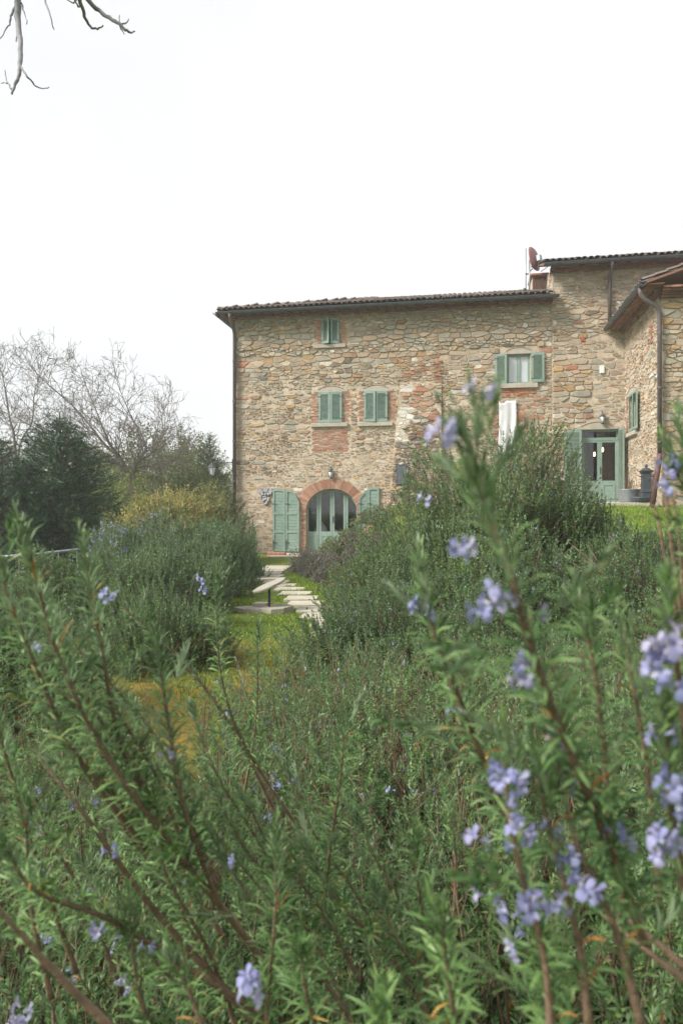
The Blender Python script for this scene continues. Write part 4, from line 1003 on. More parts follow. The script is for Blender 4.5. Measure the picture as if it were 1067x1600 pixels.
for nm in ('pendant_lamp', 'pendant_lamp.001'): bpy.data.objects[nm]['group'] = 'pendant lamps behind the terrace door'
# tilted stone disc on a post, on two flagstones
d0 = 11.25; p0 = st((421-533.5)/1067*d0, d0, 0)
t = empty('stone_disc_sculpture', p0, YAW); tag(t, 'tilted pale stone disc on a short iron post above two flagstones', 'sculpture')
def flag(pts, z0, z1, name, tilt=0):
    mb = MB(); n_ = len(pts); c = (sum(p[0] for p in pts)/n_, sum(p[1] for p in pts)/n_)
    P = [Vector((x, y, z0)) for x, y in pts]+[Vector((x, y, z1-.01+tilt*(x-c[0]))) for x, y in pts]+[Vector((c[0]+(x-c[0])*.95, c[1]+(y-c[1])*.95, z1+tilt*(x-c[0]))) for x, y in pts]
    mb.poly(P, [tuple(range(2*n_, 3*n_))]+[(k*n_+i, k*n_+(i+1) % n_, (k+1)*n_+(i+1) % n_, (k+1)*n_+i) for k in (0, 1) for i in range(n_)]); return mb.build(name, M['flag'], t)
flag([(-.62, .05), (-.40, -.13), (-.12, -.16), (-.02, .03), (-.12, .22), (-.45, .20)], -.03, .075, 'base_flagstone')
flag([(-.14, -.13), (.06, -.32), (.26, -.28), (.40, -.05), (.30, .18), (.05, .25), (-.08, .1)], -.03, .10, 'base_flagstone', .06)
flag([(-.30, .14), (-.05, .10), (.0, .26), (-.22, .32)], .08, .13, 'base_flagstone')
mb = MB(); mb.bbox(-.02, .02, -.02, .02, .05, .42, .004); mb.build('post', M['iron'], t)
mb = MB(); Mx = Matrix.Translation((.0, 0, .44)) @ Matrix.Rotation(math.radians(-22), 4, 'Y') @ Matrix.Rotation(math.radians(5), 4, 'X') ; V = []
rr = random.Random(4); n_ = 30; rad = [1+rr.uniform(-.02, .02) for _ in range(n_)]
for (s_, z) in ((.94, -.02), (1, -.012), (1, .012), (.96, .022), (.5, .03), (0.02, .032)):
    for k in range(n_): V.append(Mx @ Vector((.29*s_*rad[k]*math.cos(2*PI*k/n_), .25*s_*rad[k]*math.sin(2*PI*k/n_), z)))
mb.poly(V, [(i*n_+k, i*n_+(k+1) % n_, (i+1)*n_+(k+1) % n_, (i+1)*n_+k) for i in range(5) for k in range(n_)]+[tuple(range(n_))[::-1]]); mb.build('disc', M['flag'], t)
# low brick kerb by the door slab
t = empty('brick_step', (-7.05, 24.55, 0.0)); tag(t, 'low reddish brick step at the foot of the folded door shutters', 'step')
for k in range(8):
    mb = MB(); x_, z_ = (k % 4)*.17, (k//4)*.085; mb.bbox(x_, x_+.16, -.12, .12, z_, z_+.075, .008); mb.build('brick', M['terra'], t)
# handrail on the left
pts = [at(-20, 872, 13.0), at(60, 866, 13.5), at(120, 859, 14.2), at(188, 851, 15.2)]
t = empty('handrail', (pts[0].x, pts[0].y, gz(pts[0]))); tag(t, 'thin pale metal handrail running down beyond the rosemary hedge', 'railing')
HI = Matrix.Translation(-t.location)
mb = MB(); mb.tube([HI @ p for p in pts], .03, 8); mb.build('rail', M['zinc'], t, True)
for k in range(7):
    q = pts[0].lerp(pts[3], (k+.5)/7); f = min(pts, key=lambda a: (a-q).length); q.z = np.interp(q.x, [p.x for p in pts], [p.z for p in pts]); mb = MB(); mb.tube([HI @ Vector((q.x, q.y, gz(q)-.1)), HI @ q], .016, 6); mb.build('post', M['zinc'], t)

# ------------------------------------------------------------------ plants: leaf and sprig builders
def unit(a): return a/np.maximum(np.linalg.norm(a, axis=-1, keepdims=True), 1e-9)
def frames(D, rng):
    """orthonormal frames (n,3,3) whose third column is D, random spin"""
    D = unit(D); r = unit(rng.normal(size=D.shape)); A = unit(np.cross(D, r)); B = np.cross(D, A)
    return np.stack([A, B, D], -1)
def leaves(base, D, Nn, L, W, lod, curl=0.15):
    """strip leaves -> verts (n*k,3), quads. lod 0: flat diamond, 1: bent strip, 2: folded bent strip"""
    n_ = len(base); D = unit(D); S = unit(np.cross(D, Nn)); U = np.cross(S, D); L = np.broadcast_to(L, n_)[:, None]; W = np.broadcast_to(W, n_)[:, None]
    if lod == 0:
        V = np.stack([base, base+D*L*.45+S*W*.5+U*L*.04, base+D*L, base+D*L*.45-S*W*.5+U*L*.04], 1); k = 4; q = np.array([[0, 1, 2, 3]])
    elif lod == 1:
        rows = [(0, .45, 0), (.5, 1, curl*.5), (1, .25, -curl)]
        V = np.stack([base+D*L*t+U*L*c+S*W*w*.5*s for t, w, c in rows for s in (1, -1)], 1); k = 6; q = np.array([[0, 2, 3, 1], [2, 4, 5, 3]])
    else:
        rows = [(0, .4, 0), (.3, .95, curl*.45), (.7, 1.0, curl*.25), (1, .22, -curl)]
        V = np.stack([base+D*L*t+U*(L*c+W*.22*w*abs(s))+S*W*w*.5*s for t, w, c in rows for s in (1, 0, -1)], 1); k = 12
        q = np.array([[i*3+j, i*3+3+j, i*3+4+j, i*3+1+j] for i in range(3) for j in (0, 1)])
    Q = (np.arange(n_)[:, None, None]*k+q[None]).reshape(-1, 4)
    return V.reshape(-1, 3), Q
class Leafage:
    def __init__(s): s.V = []; s.Q = []; s.n = 0
    def add(s, V, Q):
        s.V.append(np.asarray(V, np.float32)); s.Q.append(np.asarray(Q, np.int64)+s.n); s.n += len(V)
    def build(s, name, mat, parent, smooth_sh=True, kind=None):
        if not s.V: return None
        V = np.concatenate(s.V)-np.array(parent.matrix_world.translation if False else parent.location, np.float32); o = obj(name, np_mesh(name, V, np.concatenate(s.Q)), mat, parent, smooth_sh)
        if kind: o['kind'] = kind
        return o
def sprig_tpl(seed, n_leaf, lenr, wr, lod, a0=78, a1=22, t0=.12, curl=.12, flat=False, top_short=.6):
    """unit sprig along +Z: leaves only"""
    rng = np.random.default_rng(seed); t = np.sort(rng.uniform(t0, 1, n_leaf)); t[-4:] = 1-rng.uniform(0, .03, 4)
    phi = (np.arange(n_leaf)*2.4+rng.uniform(-.4, .4, n_leaf)) if not flat else np.where(np.arange(n_leaf) % 2, 0, PI)+rng.uniform(-.35, .35, n_leaf)
    a = np.radians(a0+(a1-a0)*t**1.3+rng.uniform(-10, 10, n_leaf))
    D = np.stack([np.cos(phi)*np.sin(a), np.sin(phi)*np.sin(a), np.cos(a)], -1)
    bend = .06*np.sin(t*2.2+seed)
    base = np.stack([bend, .04*np.cos(t*2+seed*2)-.04, t], -1)
    L = lenr*rng.uniform(.75, 1.2, n_leaf)*(1-(1-top_short)*t)
    Nn = np.stack([-np.cos(phi)*np.cos(a), -np.sin(phi)*np.cos(a), np.sin(a)], -1)+rng.normal(0, .35, (n_leaf, 3))
    return leaves(base, D, Nn, L, wr, lod, curl)
def place(tpls, P, D, S, rng, out):
    """scatter sprig templates: positions P, directions D, sizes S"""
    R = frames(D, rng); which = rng.integers(0, len(tpls), len(P))
    for k, (V, Q) in enumerate(tpls):
        i = np.nonzero(which == k)[0]
        if not len(i): continue
        W_ = np.einsum('nij,vj->nvi', R[i]*S[i][:, None, None], V)+P[i][:, None, :]
        out.add(W_.reshape(-1, 3), (np.arange(len(i))[:, None, None]*len(V)+Q[None]).reshape(-1, 4))
def sticks(mb_v, P0, P1, r0, r1, out):
    """three-sided twigs between point arrays"""
    D = unit(P1-P0); a = unit(np.cross(D, np.array([.3, .5, .81]))); b = np.cross(D, a); vs = []
    for P, r in ((P0, r0), (P1, r1)):
        for k in range(3):
            t = 2*PI*k/3; vs.append(P+(a*math.cos(t)+b*math.sin(t))*np.broadcast_to(r, len(P))[:, None])
    V = np.stack(vs, 1); q = np.array([[0, 1, 4, 3], [1, 2, 5, 4], [2, 0, 3, 5]])
    out.add(V.reshape(-1, 3), (np.arange(len(P0))[:, None, None]*6+q[None]).reshape(-1, 4))

FAR_T = [sprig_tpl(k, 50, .14, .042, 0) for k in range(6)]
CUSH_T = [sprig_tpl(10+k, 22, .30, .10, 0) for k in range(5)]
LOW_T = [sprig_tpl(30+k, 62, .135, .026, 0) for k in range(8)]
MID_T = [sprig_tpl(20+k, 64, .130, .023, 1, curl=.16) for k in range(8)]
NEAR_T = [sprig_tpl(40+k, 84, .130, .0175, 2, curl=.16, a0=85, a1=25) for k in range(8)]
TIP_T = [sprig_tpl(60+k, 22, .42, .044, 1, a0=50, a1=8, t0=.35) for k in range(5)]
# a rosemary flower: tube, two-lobed hood, broad drooping lower lip, side lobes
def flower_mesh(seed, count):
    rng = random.Random(seed); mb = MB()
    for c in range(count):
        a = 2*PI*c/max(1, count)+rng.uniform(-.5, .5); tilt = rng.uniform(.5, 1.1) if count > 1 else .6
        R_ = Matrix.Rotation(a, 4, 'Z') @ Matrix.Translation((.004, 0, rng.uniform(-.005, .006))) @ Matrix.Rotation(tilt, 4, 'Y')
        def petal(pts, w):
            P = []; m_ = len(pts)
            for i, (x, z) in enumerate(pts):
                for s in (-1, 0, 1): P.append(R_ @ Vector((x+(.0012 if s == 0 else 0), s*w[i], z)))
            mb.poly(P, [(i*3+j, i*3+j+1, i*3+j+4, i*3+j+3) for i in range(m_-1) for j in (0, 1)])
        mb.lathe([(.0014, 0), (.0018, .004), (.003, .008)], 6, R_, cap=False)
        petal([(-.001, .008), (-.003, .012), (-.006, .016), (-.0095, .0175)], [.002, .0035, .004, .0022])       # hood
        petal([(.002, .008), (.006, .0105), (.0105, .009), (.0135, .003)], [.002, .0042, .0062, .0045])           # lower lip
        for s in (-1, 1):
            R2 = R_; R_ = R2 @ Matrix.Rotation(s*1.15, 4, 'Z'); petal([(.001, .008), (.0055, .012), (.0095, .012)], [.0016, .0032, .0016]); R_ = R2
    me = mb.mesh('blossom'); me.materials.append(M['petal']); me.polygons.foreach_set('use_smooth', [True]*len(me.polygons)); return me
BLOOM = [flower_mesh(1, 1), flower_mesh(2, 2), flower_mesh(3, 3), flower_mesh(4, 4), flower_mesh(5, 3)]
def blossom(parent, p, size=1.0, k=None, rng=random):
    o = bpy.data.objects.new('blossom', BLOOM[rng.randrange(len(BLOOM)) if k is None else k]); COL.objects.link(o); o.parent = parent
    o.location = Vector(p)-parent.location; o.rotation_euler = (rng.uniform(-.7, .7), rng.uniform(-.7, .7), rng.uniform(0, 6.28)); o.scale = (size,)*3; return o
PET_T = []
for k in range(4):
    rng = np.random.default_rng(80+k); D = unit(rng.normal(size=(5, 3))+[0, 0, .4]); PET_T.append(leaves(rng.normal(0, .25, (5, 3)), D, rng.normal(size=(5, 3)), 1.0, .75, 0))

def dome_points(n_, rng, c, rx, ry, h, shell=.34, lumps=.24, seed=0, low=-.05):
    d = unit(rng.normal(size=(n_, 3))); d[:, 2] = np.abs(d[:, 2])*(1-low)+low; d = unit(d)
    lump = 1+lumps*(np.sin(d[:, 0]*5+seed)*np.cos(d[:, 1]*4.3+seed*1.7)+.6*np.sin(d[:, 2]*7+d[:, 0]*6+seed*.6))
    r = (1-shell*rng.random(n_)**1.5)*lump
    P = np.stack([c[0]+d[:, 0]*r*rx, c[1]+d[:, 1]*r*ry, c[2]+d[:, 2]*r*h], -1)
    nrm = unit(np.stack([d[:, 0]/rx, d[:, 1]/ry, d[:, 2]/h], -1)); return P, nrm
def toward_cam(P, nrm, keep_back, rng):
    v = unit(np.array([0, 0, EYE])-P); f = np.einsum('ij,ij->i', v, nrm); return (f > -.25) | (rng.random(len(P)) < keep_back)
def shrub_meshes(c, r, ry, h, n_, seed, size, up, tpl, spread, mats, cull, loc):
    """foliage and stem meshes of one dome-shaped shrub around its base"""
    rng = np.random.default_rng(seed); P, nrm = dome_points(n_, rng, c, r, ry, h*.86, seed=seed)
    if cull: k = toward_cam(P, nrm, .35, rng); P, nrm = P[k], nrm[k]
    D = unit(nrm*.55+np.array([0, 0, up])+rng.normal(0, spread, P.shape)); S = size*rng.uniform(.65, 1.25, len(P))
    lf = Leafage(); place(tpl, P-D*S[:, None]*.55, D, S, rng, lf); tw = Leafage(); sticks(None, P-D*S[:, None]*.7, P+D*S[:, None]*.25, .0035, .0015, tw)
    i = rng.choice(len(P), min(50, len(P)), replace=False); root = np.array(c)+rng.normal(0, .12*r, (len(i), 3))*[1, 1, 0]; mid = root*.4+P[i]*.6+rng.normal(0, .05, (len(i), 3)); sticks(None, root, mid, .018, .012, tw); sticks(None, mid, P[i], .012, .006, tw)
    out = []
    for L_, nm, mt in ((lf, 'foliage', mats), (tw, 'stems', 'twig')):
        me = np_mesh(nm, np.concatenate(L_.V)-np.array(loc, np.float32), np.concatenate(L_.Q)); me.materials.append(M[mt]); me.polygons.foreach_set('use_smooth', [True]*len(me.polygons)); out.append(me)
    return out, P, D, S
SHARED = {}
def far_rosemary(right, ahead, r, h, n_, label, seed, size=.40, bloom=0, mat='rosemary', name='rosemary_shrub', cat='shrub', group=None, up=.9, tpl=None, bloomsize=.02, spread=.35, own=False, kind=0):
    c = st(right, ahead); c.z = gz(c); t = empty(name, c); tag(t, label, cat, group); rng = np.random.default_rng(seed+9)
    if own:
        (fm, sm_), P, D, S = shrub_meshes(tuple(c), r, r, h, n_, seed, size, up, tpl or FAR_T, spread, mat, True, tuple(c)); P = P-np.array(c); rot = 0; scl = (1, 1, 1)
    else:                                   # alike shrubs share their leaf meshes, turned and stretched
        key = (mat, kind)
        if key not in SHARED: SHARED[key] = shrub_meshes((0, 0, 0), 1, 1, 1.25 if mat == 'rosemary' else 1.0, n_, seed, size, up, tpl or FAR_T, spread, mat, False, (0, 0, 0))
        (fm, sm_), P, D, S = SHARED[key]; rot = rng.uniform(0, 6.28); scl = (r, r, h/(1.25 if mat == 'rosemary' else 1.0))
    for me in (fm, sm_):
        o = obj(me.name.split('.')[0], me, None, t); o.rotation_euler = (0, 0, rot); o.scale = scl
        if me is sm_: o['kind'] = 'stuff'
    if bloom:
        R_ = np.array([[math.cos(rot), -math.sin(rot), 0], [math.sin(rot), math.cos(rot), 0], [0, 0, 1]])
        i = rng.choice(len(P), bloom); Pb = ((P[i]+D[i]*S[i][:, None]*rng.uniform(.0, .42, (bloom, 1)))*np.array(scl))@R_.T+np.array(c); lb = Leafage(); place(PET_T, Pb, rng.normal(size=Pb.shape), np.full(bloom, bloomsize)*rng.uniform(.7, 1.3, bloom), rng, lb); lb.build('blossoms', M['petal'], t, kind='stuff')
    return t

# --- rosemary hedge along the left of the path
G1 = 'rosemary shrubs in the hedge left of the path'
for k, a in enumerate([
    (-2.95, 9.6, .95, 1.20, 950, 'rosemary shrub at the near end of the hedge beside the tilted stone disc', 40),
    (-2.95, 11.3, 1.0, 1.25, 900, 'dense rosemary shrub behind the tilted stone disc', 40),
    (-2.95, 13.2, 1.05, 1.35, 900, 'tall rosemary shrub halfway along the hedge by the stepping slabs', 40),
    (-2.95, 15.2, 1.1, 1.50, 900, 'upright rosemary shrub in the hedge near the folded door shutters', 30),
    (-3.05, 17.4, 1.15, 1.62, 900, 'last rosemary shrub of the hedge next to the arched door', 30),
    (-4.0, 13.0, .95, 1.62, 850, 'rosemary shrub thick with blue flowers in front of the golden bush', 1500),
    (-4.6, 15.8, 1.2, 1.35, 700, 'rosemary shrub at the back of the hedge below the bracket lantern', 40),
    (-4.4, 11.0, 1.0, 1.05, 800, 'rosemary shrub between the handrail and the hedge', 60),
    (-5.1, 9.0, 1.0, .95, 700, 'low rosemary shrub in front of the handrail at the picture edge', 60),
    (-1.95, 7.4, .72, .85, 900, 'low rosemary shrub where the hedge meets the mossy lawn', 30),
    (-2.65, 5.2, .85, 1.0, 900, 'dark low rosemary shrub at the left picture edge behind the near stems', 20)]):
    far_rosemary(*a[:4], 1150, a[5], 100+k, bloom=a[6], group=G1, size=.40, up=1.2, kind=k % 2, bloomsize=.030 if a[6] > 500 else .016)
# --- rosemary bank on the right
G2 = 'rosemary shrubs on the right bank'
for k, a in enumerate([
    (2.32, 9.8, 1.35, 2.42, 2300, 'largest rosemary shrub, its crest reaching the hanging white cloth', 60),
    (1.35, 10.3, 1.2, 2.0, 1500, 'rosemary shrub on the bank in front of the dark buttress', 40),
    (2.95, 9.6, .85, 1.72, 1000, 'rosemary shrub on the bank hiding the lower part of the terrace door', 40),
    (1.75, 8.6, 1.1, 1.65, 1000, 'tall rosemary shrub filling the slope below the hatch', 60),
    (.95, 9.4, .95, 1.35, 1000, 'rosemary shrub joining the lavender to the tall bank', 40),
    (3.6, 9.1, .9, 1.12, 900, 'rosemary shrub sloping down from the terrace door to the lawn', 60),
    (4.2, 8.5, .9, .85, 800, 'rosemary shrub with bare brown branches at the lawn edge', 60),
    (.75, 8.4, .9, 1.0, 1000, 'rosemary shrub leaning over the stepping slabs', 40),
    (1.9, 7.2, 1.1, 1.15, 1300, 'rosemary shrub in the middle of the right bank', 90),
    (3.0, 6.9, .9, .95, 900, 'rosemary shrub low on the bank below the bare branches', 90),
    (.30, 6.3, .75, .92, 900, 'rosemary shrub at the near end of the stepping slabs', 40),
    (1.1, 5.2, .85, .95, 1100, 'broad rosemary shrub just behind the nearest branches', 70),
    (2.3, 5.0, .85, .95, 900, 'rosemary shrub behind the blue-flowered branches', 90)]):
    far_rosemary(*a[:4], a[4] if k < 3 else 1250, a[5], 200+k, bloom=int(a[6]*1.8), group=G2, size=.36, bloomsize=.020, own=k < 3, kind=2)
mb = MB(); rr = random.Random(8)
leg = bpy.data.objects['rosemary_shrub'] if False else [o for o in COL.objects if o.get('label', '').startswith('rosemary shrub with bare')][0]
for (a, b_, c_) in (((1010, 985, 8.1), (950, 900, 8.0), (885, 845, 8.2)), ((1000, 975, 8.1), (960, 915, 8.0), (915, 850, 8.1)), ((1010, 930, 8.0), (985, 880, 8.0), (950, 835, 8.1)), ((960, 925, 8), (940, 895, 8), (905, 870, 8.1)), ((985, 960, 8), (930, 905, 7.9), (895, 880, 8))):
    mb.tube([at(*a)-leg.location, at(*b_)-leg.location, at(*c_)-leg.location], [.020, .015, .008], 6)
mb.build('bare_branches', M['twig'], leg)
# --- grey lavender and santolina cushions by the path
for k, a in enumerate([
    (-.98, 18.6, .50, .72, 'round grey-green lavender cushion right of the door slab', 'lavender'), (-.58, 17.2, .6, .72, 'greyish purple lavender cushion beside the grass verge', 'lavender'),
    (-.08, 15.6, .65, .78, 'dry grey lavender cushion on the path side of the bank', 'lavender'), (.80, 16.8, .8, .62, 'grey lavender cushion below the terracotta pot', 'lavender'),
    (-.25, 18.7, .65, .92, 'pale green santolina cushion in front of the arched door', 'santolina'), (.45, 18.9, .75, 1.0, 'pale green santolina cushion hiding the right half of the arched door', 'santolina'), (1.15, 19.5, .85, .52, 'pale green santolina cushion climbing the ramp wall', 'santolina'), (.35, 13.6, .75, .75, 'grey-green cushion between lavender and rosemary on the bank', 'santolina')]):
    far_rosemary(*a[:4], 1000, a[4], 300+k, size=.19, spread=.6, mat=a[5], name=a[5]+'_cushion', cat='shrub', group='grey cushions right of the path', up=.3, kind=0, tpl=CUSH_T)

# ------------------------------------------------------------------ nearest rosemary: individual branches
def spline(pts, n_=10):
    P = [Vector(p) for p in pts]; P = [P[0]*2-P[1]]+P+[P[-1]*2-P[-2]]; out = []
    for i in range(1, len(P)-2):
        for k in range(n_):
            t = k/n_; a, b, c, d = P[i-1:i+3]
            out.append(.5*((2*b)+(c-a)*t+(2*a-5*b+4*c-d)*t*t+(3*b-a-3*c+d)*t**3))
    out.append(P[-2]); return out
class Near:
    def __init__(s, right, ahead, label, seed, group):
        c = st(right, ahead); c.z = gz(c); s.c = c; s.t = empty('rosemary_shrub', c); tag(s.t, label, 'shrub', group)
        s.rng = np.random.default_rng(seed); s.rr = random.Random(seed); s.old = Leafage(); s.new = Leafage(); s.dead = Leafage(); s.tw = MB(); s.thin = Leafage()
    def hero(s, pts, r0=.005, start=.25, fresh=.3, leaf=.027, dens=1.0, tip=True, tufts=.25, r1=.0012):
        """one branch given by its points from the base to the tip"""
        q = spline(pts, 12); s.tw.tube([p-s.c for p in q], [r0+(r1-r0)*(k/(len(q)-1))**.8 for k in range(len(q))], 7)
        A = np.array([tuple(p) for p in q]); seg = np.linalg.norm(np.diff(A, axis=0), axis=1); cum = np.concatenate([[0], np.cumsum(seg)]); T = cum[-1]
        n_ = int((1-start)*T/.0034*dens)
        if n_ < 4: return
        t = np.linspace(start, 1, n_); t = t+s.rng.uniform(-.3, .3, n_)/n_; t = np.clip(t, 0, .999)
        pos = np.stack([np.interp(t*T, cum, A[:, k]) for k in range(3)], -1); pos2 = np.stack([np.interp(np.minimum(t*T+.01, T+.0), cum, A[:, k]) for k in range(3)], -1)
        tan = unit(pos2-pos+unit(A[-1]-A[-2])*1e-5); ref = unit(np.cross(tan, np.array([.31, .77, .2]))); b2 = np.cross(tan, ref)
        for j in range(2):
            phi = np.arange(n_)*1.57*.5+j*PI+s.rng.uniform(-.5, .5, n_); tt = (t-start)/(1-start)
            a = np.radians(np.where(tt < .82, 68-14*tt, 68-14*tt-(tt-.82)*170)+s.rng.uniform(-14, 14, n_)); a = np.maximum(a, .15)
            rad = ref*np.cos(phi)[:, None]+b2*np.sin(phi)[:, None]; D = tan*np.cos(a)[:, None]+rad*np.sin(a)[:, None]+np.array([0, 0, .12]); Nn = tan*np.sin(a)[:, None]-rad*np.cos(a)[:, None]+s.rng.normal(0, .3, (n_, 3))
            L = leaf*s.rng.uniform(.6, 1.25, n_)*np.where(tt > .9, .75, 1); V, Q = leaves(pos+rad*.001, D, Nn, L, leaf*.105*s.rng.uniform(.8, 1.2, n_), 2, .16)
            isn = (tt > 1-fresh) | (s.rng.random(n_) < .08); dead = s.rng.random(n_) < .012
            Vn = V.reshape(n_, 12, 3); 
            for m_, o_ in ((isn & ~dead, s.new), (~isn & ~dead, s.old), (dead, s.dead)):
                k = np.nonzero(m_)[0]
                if len(k): o_.add(Vn[k].reshape(-1, 3), Q[:len(k)*6])
        i = np.nonzero(s.rng.random(n_) < tufts*.16)[0]
        if len(i):
            phi = s.rng.uniform(0, 6.28, len(i)); D = tan[i]*.75+ref[i]*np.cos(phi)[:, None]+b2[i]*np.sin(phi)[:, None]; place(TIP_T, pos[i], D, s.rng.uniform(.04, .085, len(i)), s.rng, s.new if fresh > .5 else s.old)
        if tip: place(TIP_T, A[-1:]-unit(A[-1:]-A[-3:-2])*.05, unit(A[-1:]-A[-4:-3]), np.array([.075]), s.rng, s.new); place(TIP_T, A[-1:]-unit(A[-1:]-A[-3:-2])*.055, unit(A[-1:]-A[-4:-3]), np.array([.07]), s.rng, s.new)
    def clump(s, right, ahead, top, wide=1.0, k=0):
        """a leafy mass of branches sharing its meshes with the other clumps"""
        p = st(right, ahead); p.z = gz(p)-.02
        for me in CLUMPS[k % len(CLUMPS)]:
            o = obj(me.name.split('.')[0], me, None, s.t); o.location = p-s.c; o.rotation_euler = (0, 0, s.rr.uniform(0, 6.28)); o.scale = (wide, wide, top)
            if me.name.startswith('twigs'): o['kind'] = 'stuff'
        a = s.rr.uniform(0, 6.28)
        for o in list(s.t.children)[-len(CLUMPS[0]):]: o.rotation_euler = (0, 0, a)
    def done(s):
        s.tw.build('stem', M['twig'], s.t, True)
        for lf, nm, mt in ((s.old, 'foliage', 'rosemary'), (s.new, 'young_foliage', 'newleaf'), (s.dead, 'withered_leaves', 'oldleaf'), (s.thin, 'twigs', 'twig')):
            lf.build(nm, M[mt], s.t)
def clump_meshes(seed, n_=62, subs=12, size=.20):
    rr = random.Random(seed); rng = np.random.default_rng(seed); old, new, dead, thin, tw = Leafage(), Leafage(), Leafage(), Leafage(), MB()
    for k in range(n_):
        a = rr.uniform(0, 2*PI); r = .62*math.sqrt(rr.random()); e = Vector((r*math.cos(a), r*math.sin(a), rr.uniform(.55, 1.0)-.22*r)); sw = rr.uniform(-.6, .6)
        root = Vector((r*.2*math.cos(a+sw), r*.2*math.sin(a+sw), 0)); m1 = root.lerp(e, .5)+Vector((r*.25*math.cos(a)+rr.uniform(-.08, .08), r*.25*math.sin(a)+rr.uniform(-.08, .08), -.08)); q = spline([root, m1, e], 5)
        tw.tube(q, [.010*(1-.75*i/(len(q)-1)) for i in range(len(q))], 5, cap=False); P = []; D = []; S = []; u = []
        for j in range(subs):
            t = rr.uniform(.22, 1.0) if j else 1.0; i = min(len(q)-2, int(t*(len(q)-1))); p = q[i].lerp(q[i+1], t*(len(q)-1)-i) if t < 1 else q[-1]
            d = (q[i+1]-q[i]).normalized()*.6+Vector((rr.uniform(-1, 1), rr.uniform(-1, 1), rr.uniform(-.2, 1)))*.85 if j else (q[-1]-q[-2]).normalized()+Vector((rr.uniform(-.4, .4), rr.uniform(-.4, .4), .3))
            sz = size*rr.uniform(.6, 1.25); p = p-d.normalized()*sz*.6 if j == 0 else p; P.append(tuple(p)); D.append(tuple(d)); S.append(sz); u.append(0 if rr.random() < .76 else 1)
        P, D, S, u = np.array(P), np.array(D), np.array(S), np.array(u)
        for m_, o_ in ((u == 0, old), (u == 1, new)):
            if m_.any(): place(LOW_T, P[m_], D[m_], S[m_], rng, o_)
        sticks(None, P, P+unit(D)*S[:, None]*.85, .0019, .001, thin)
        if rr.random() < .35: place(TIP_T, P[:1]-unit(D[:1])*.05, D[:1]+.3, np.array([.05]), rng, dead)
    out = []
    for L_, nm, mt in ((old, 'foliage', 'rosemary'), (new, 'young_foliage', 'newleaf'), (dead, 'withered_leaves', 'oldleaf'), (thin, 'twigs', 'twig')):
        me = np_mesh(nm, np.concatenate(L_.V), np.concatenate(L_.Q)); me.materials.append(M[mt]); me.polygons.foreach_set('use_smooth', [True]*len(me.polygons)); out.append(me)
    me = tw.mesh('stem'); me.materials.append(M['twig']); me.polygons.foreach_set('use_smooth', [True]*len(me.polygons)); out.append(me); return out
CLUMPS = [clump_meshes(900+k) for k in range(3)]
G3 = 'rosemary shrubs closest to the viewer'
def zl(right, ahead):
    z = np.interp(ahead, [.55, .9, 1.5, 2.5, 3.6, 4.5], [1.02, .98, .90, .84, .84, .85])
    k = right/ahead
    if k < -.14: z = min(z, EYE-ahead*(.50 if k > -.36 else .40))   # lower where the moss shows through
    return z
N1 = Near(.02, 1.35, 'rosemary shrub with long bare brown stems leaning to the lower left', 401, G3)
h = N1.hero
h([at(430, 1530, .98), at(376, 1456, .92), at(187, 1212, .82), at(90, 1020, .77), at(42, 838, .74)], .0065, .30, .35, .033, 1.0)
h([at(400, 1600, .92), at(243, 1425, .86), at(130, 1270, .80), at(60, 1182, .80)], .006, .62, .0, .026, .35, tip=False)
h([at(420, 1590, .9), at(354, 1551, .86), at(177, 1440, .78), at(60, 1395, .72), at(10, 1330, .7)], .005, .45, .4, .026)
h([at(260, 1680, .62), at(167, 1600, .60), at(60, 1490, .58), at(-20, 1400, .56)], .006, .75, .0, .026, .3, tip=False)
h([at(345, 1420, .9), at(290, 1270, .86), at(262, 1120, .84), at(245, 1005, .82)], .004, .22, .55, .033)
h([at(300, 1380, .9), at(195, 1180, .88), at(155, 985, .86), at(130, 862, .84)], .0045, .3, .35, .033)
h([at(230, 1330, .9), at(120, 1180, .85), at(40, 1000, .8), at(-5, 880, .8)], .0045, .3, .35, .033)
h([at(470, 1300, 1.6), at(380, 1160, 1.5), at(345, 1050, 1.45), at(338, 905, 1.4)], .0055, .30, .2, .033)
h([at(440, 1290, 1.7), at(370, 1150, 1.6), at(300, 1050, 1.6), at(205, 960, 1.6), at(190, 930, 1.6)], .006, .35, .2, .033)
h([at(500, 1480, 1.2), at(515, 1330, 1.15), at(530, 1230, 1.12), at(540, 1125, 1.1)], .0045, .15, .4, .033)
h([at(415, 1640, .85), at(420, 1540, .82), at(430, 1430, .80), at(432, 1325, .80)], .0035, .15, .9, .032)
h([at(670, 1560, 1.05), at(660, 1440, 1.03), at(648, 1315, 1.0)], .0035, .10, .9, .033)
h([at(500, 1620, .75), at(480, 1560, .72), at(470, 1490, .7)], .0035, .1, .8, .028)
h([at(380, 1250, 1.9), at(400, 1130, 1.8), at(403, 985, 1.75)], .0045, .4, .3, .033)
h([at(80, 1560, .8), at(50, 1420, .78), at(40, 1260, .76)], .004, .1, .6, .028); h([at(120, 1520, .95), at(60, 1350, .9), at(15, 1200, .88), at(-10, 1110, .86)], .004, .15, .5, .028)
h([at(240, 1620, .8), at(215, 1540, .78), at(200, 1430, .78)], .004, .1, .4, .028); h([at(330, 1640, .7), at(300, 1560, .7), at(270, 1500, .7)], .004, .1, .4, .026)
rr = random.Random(21)
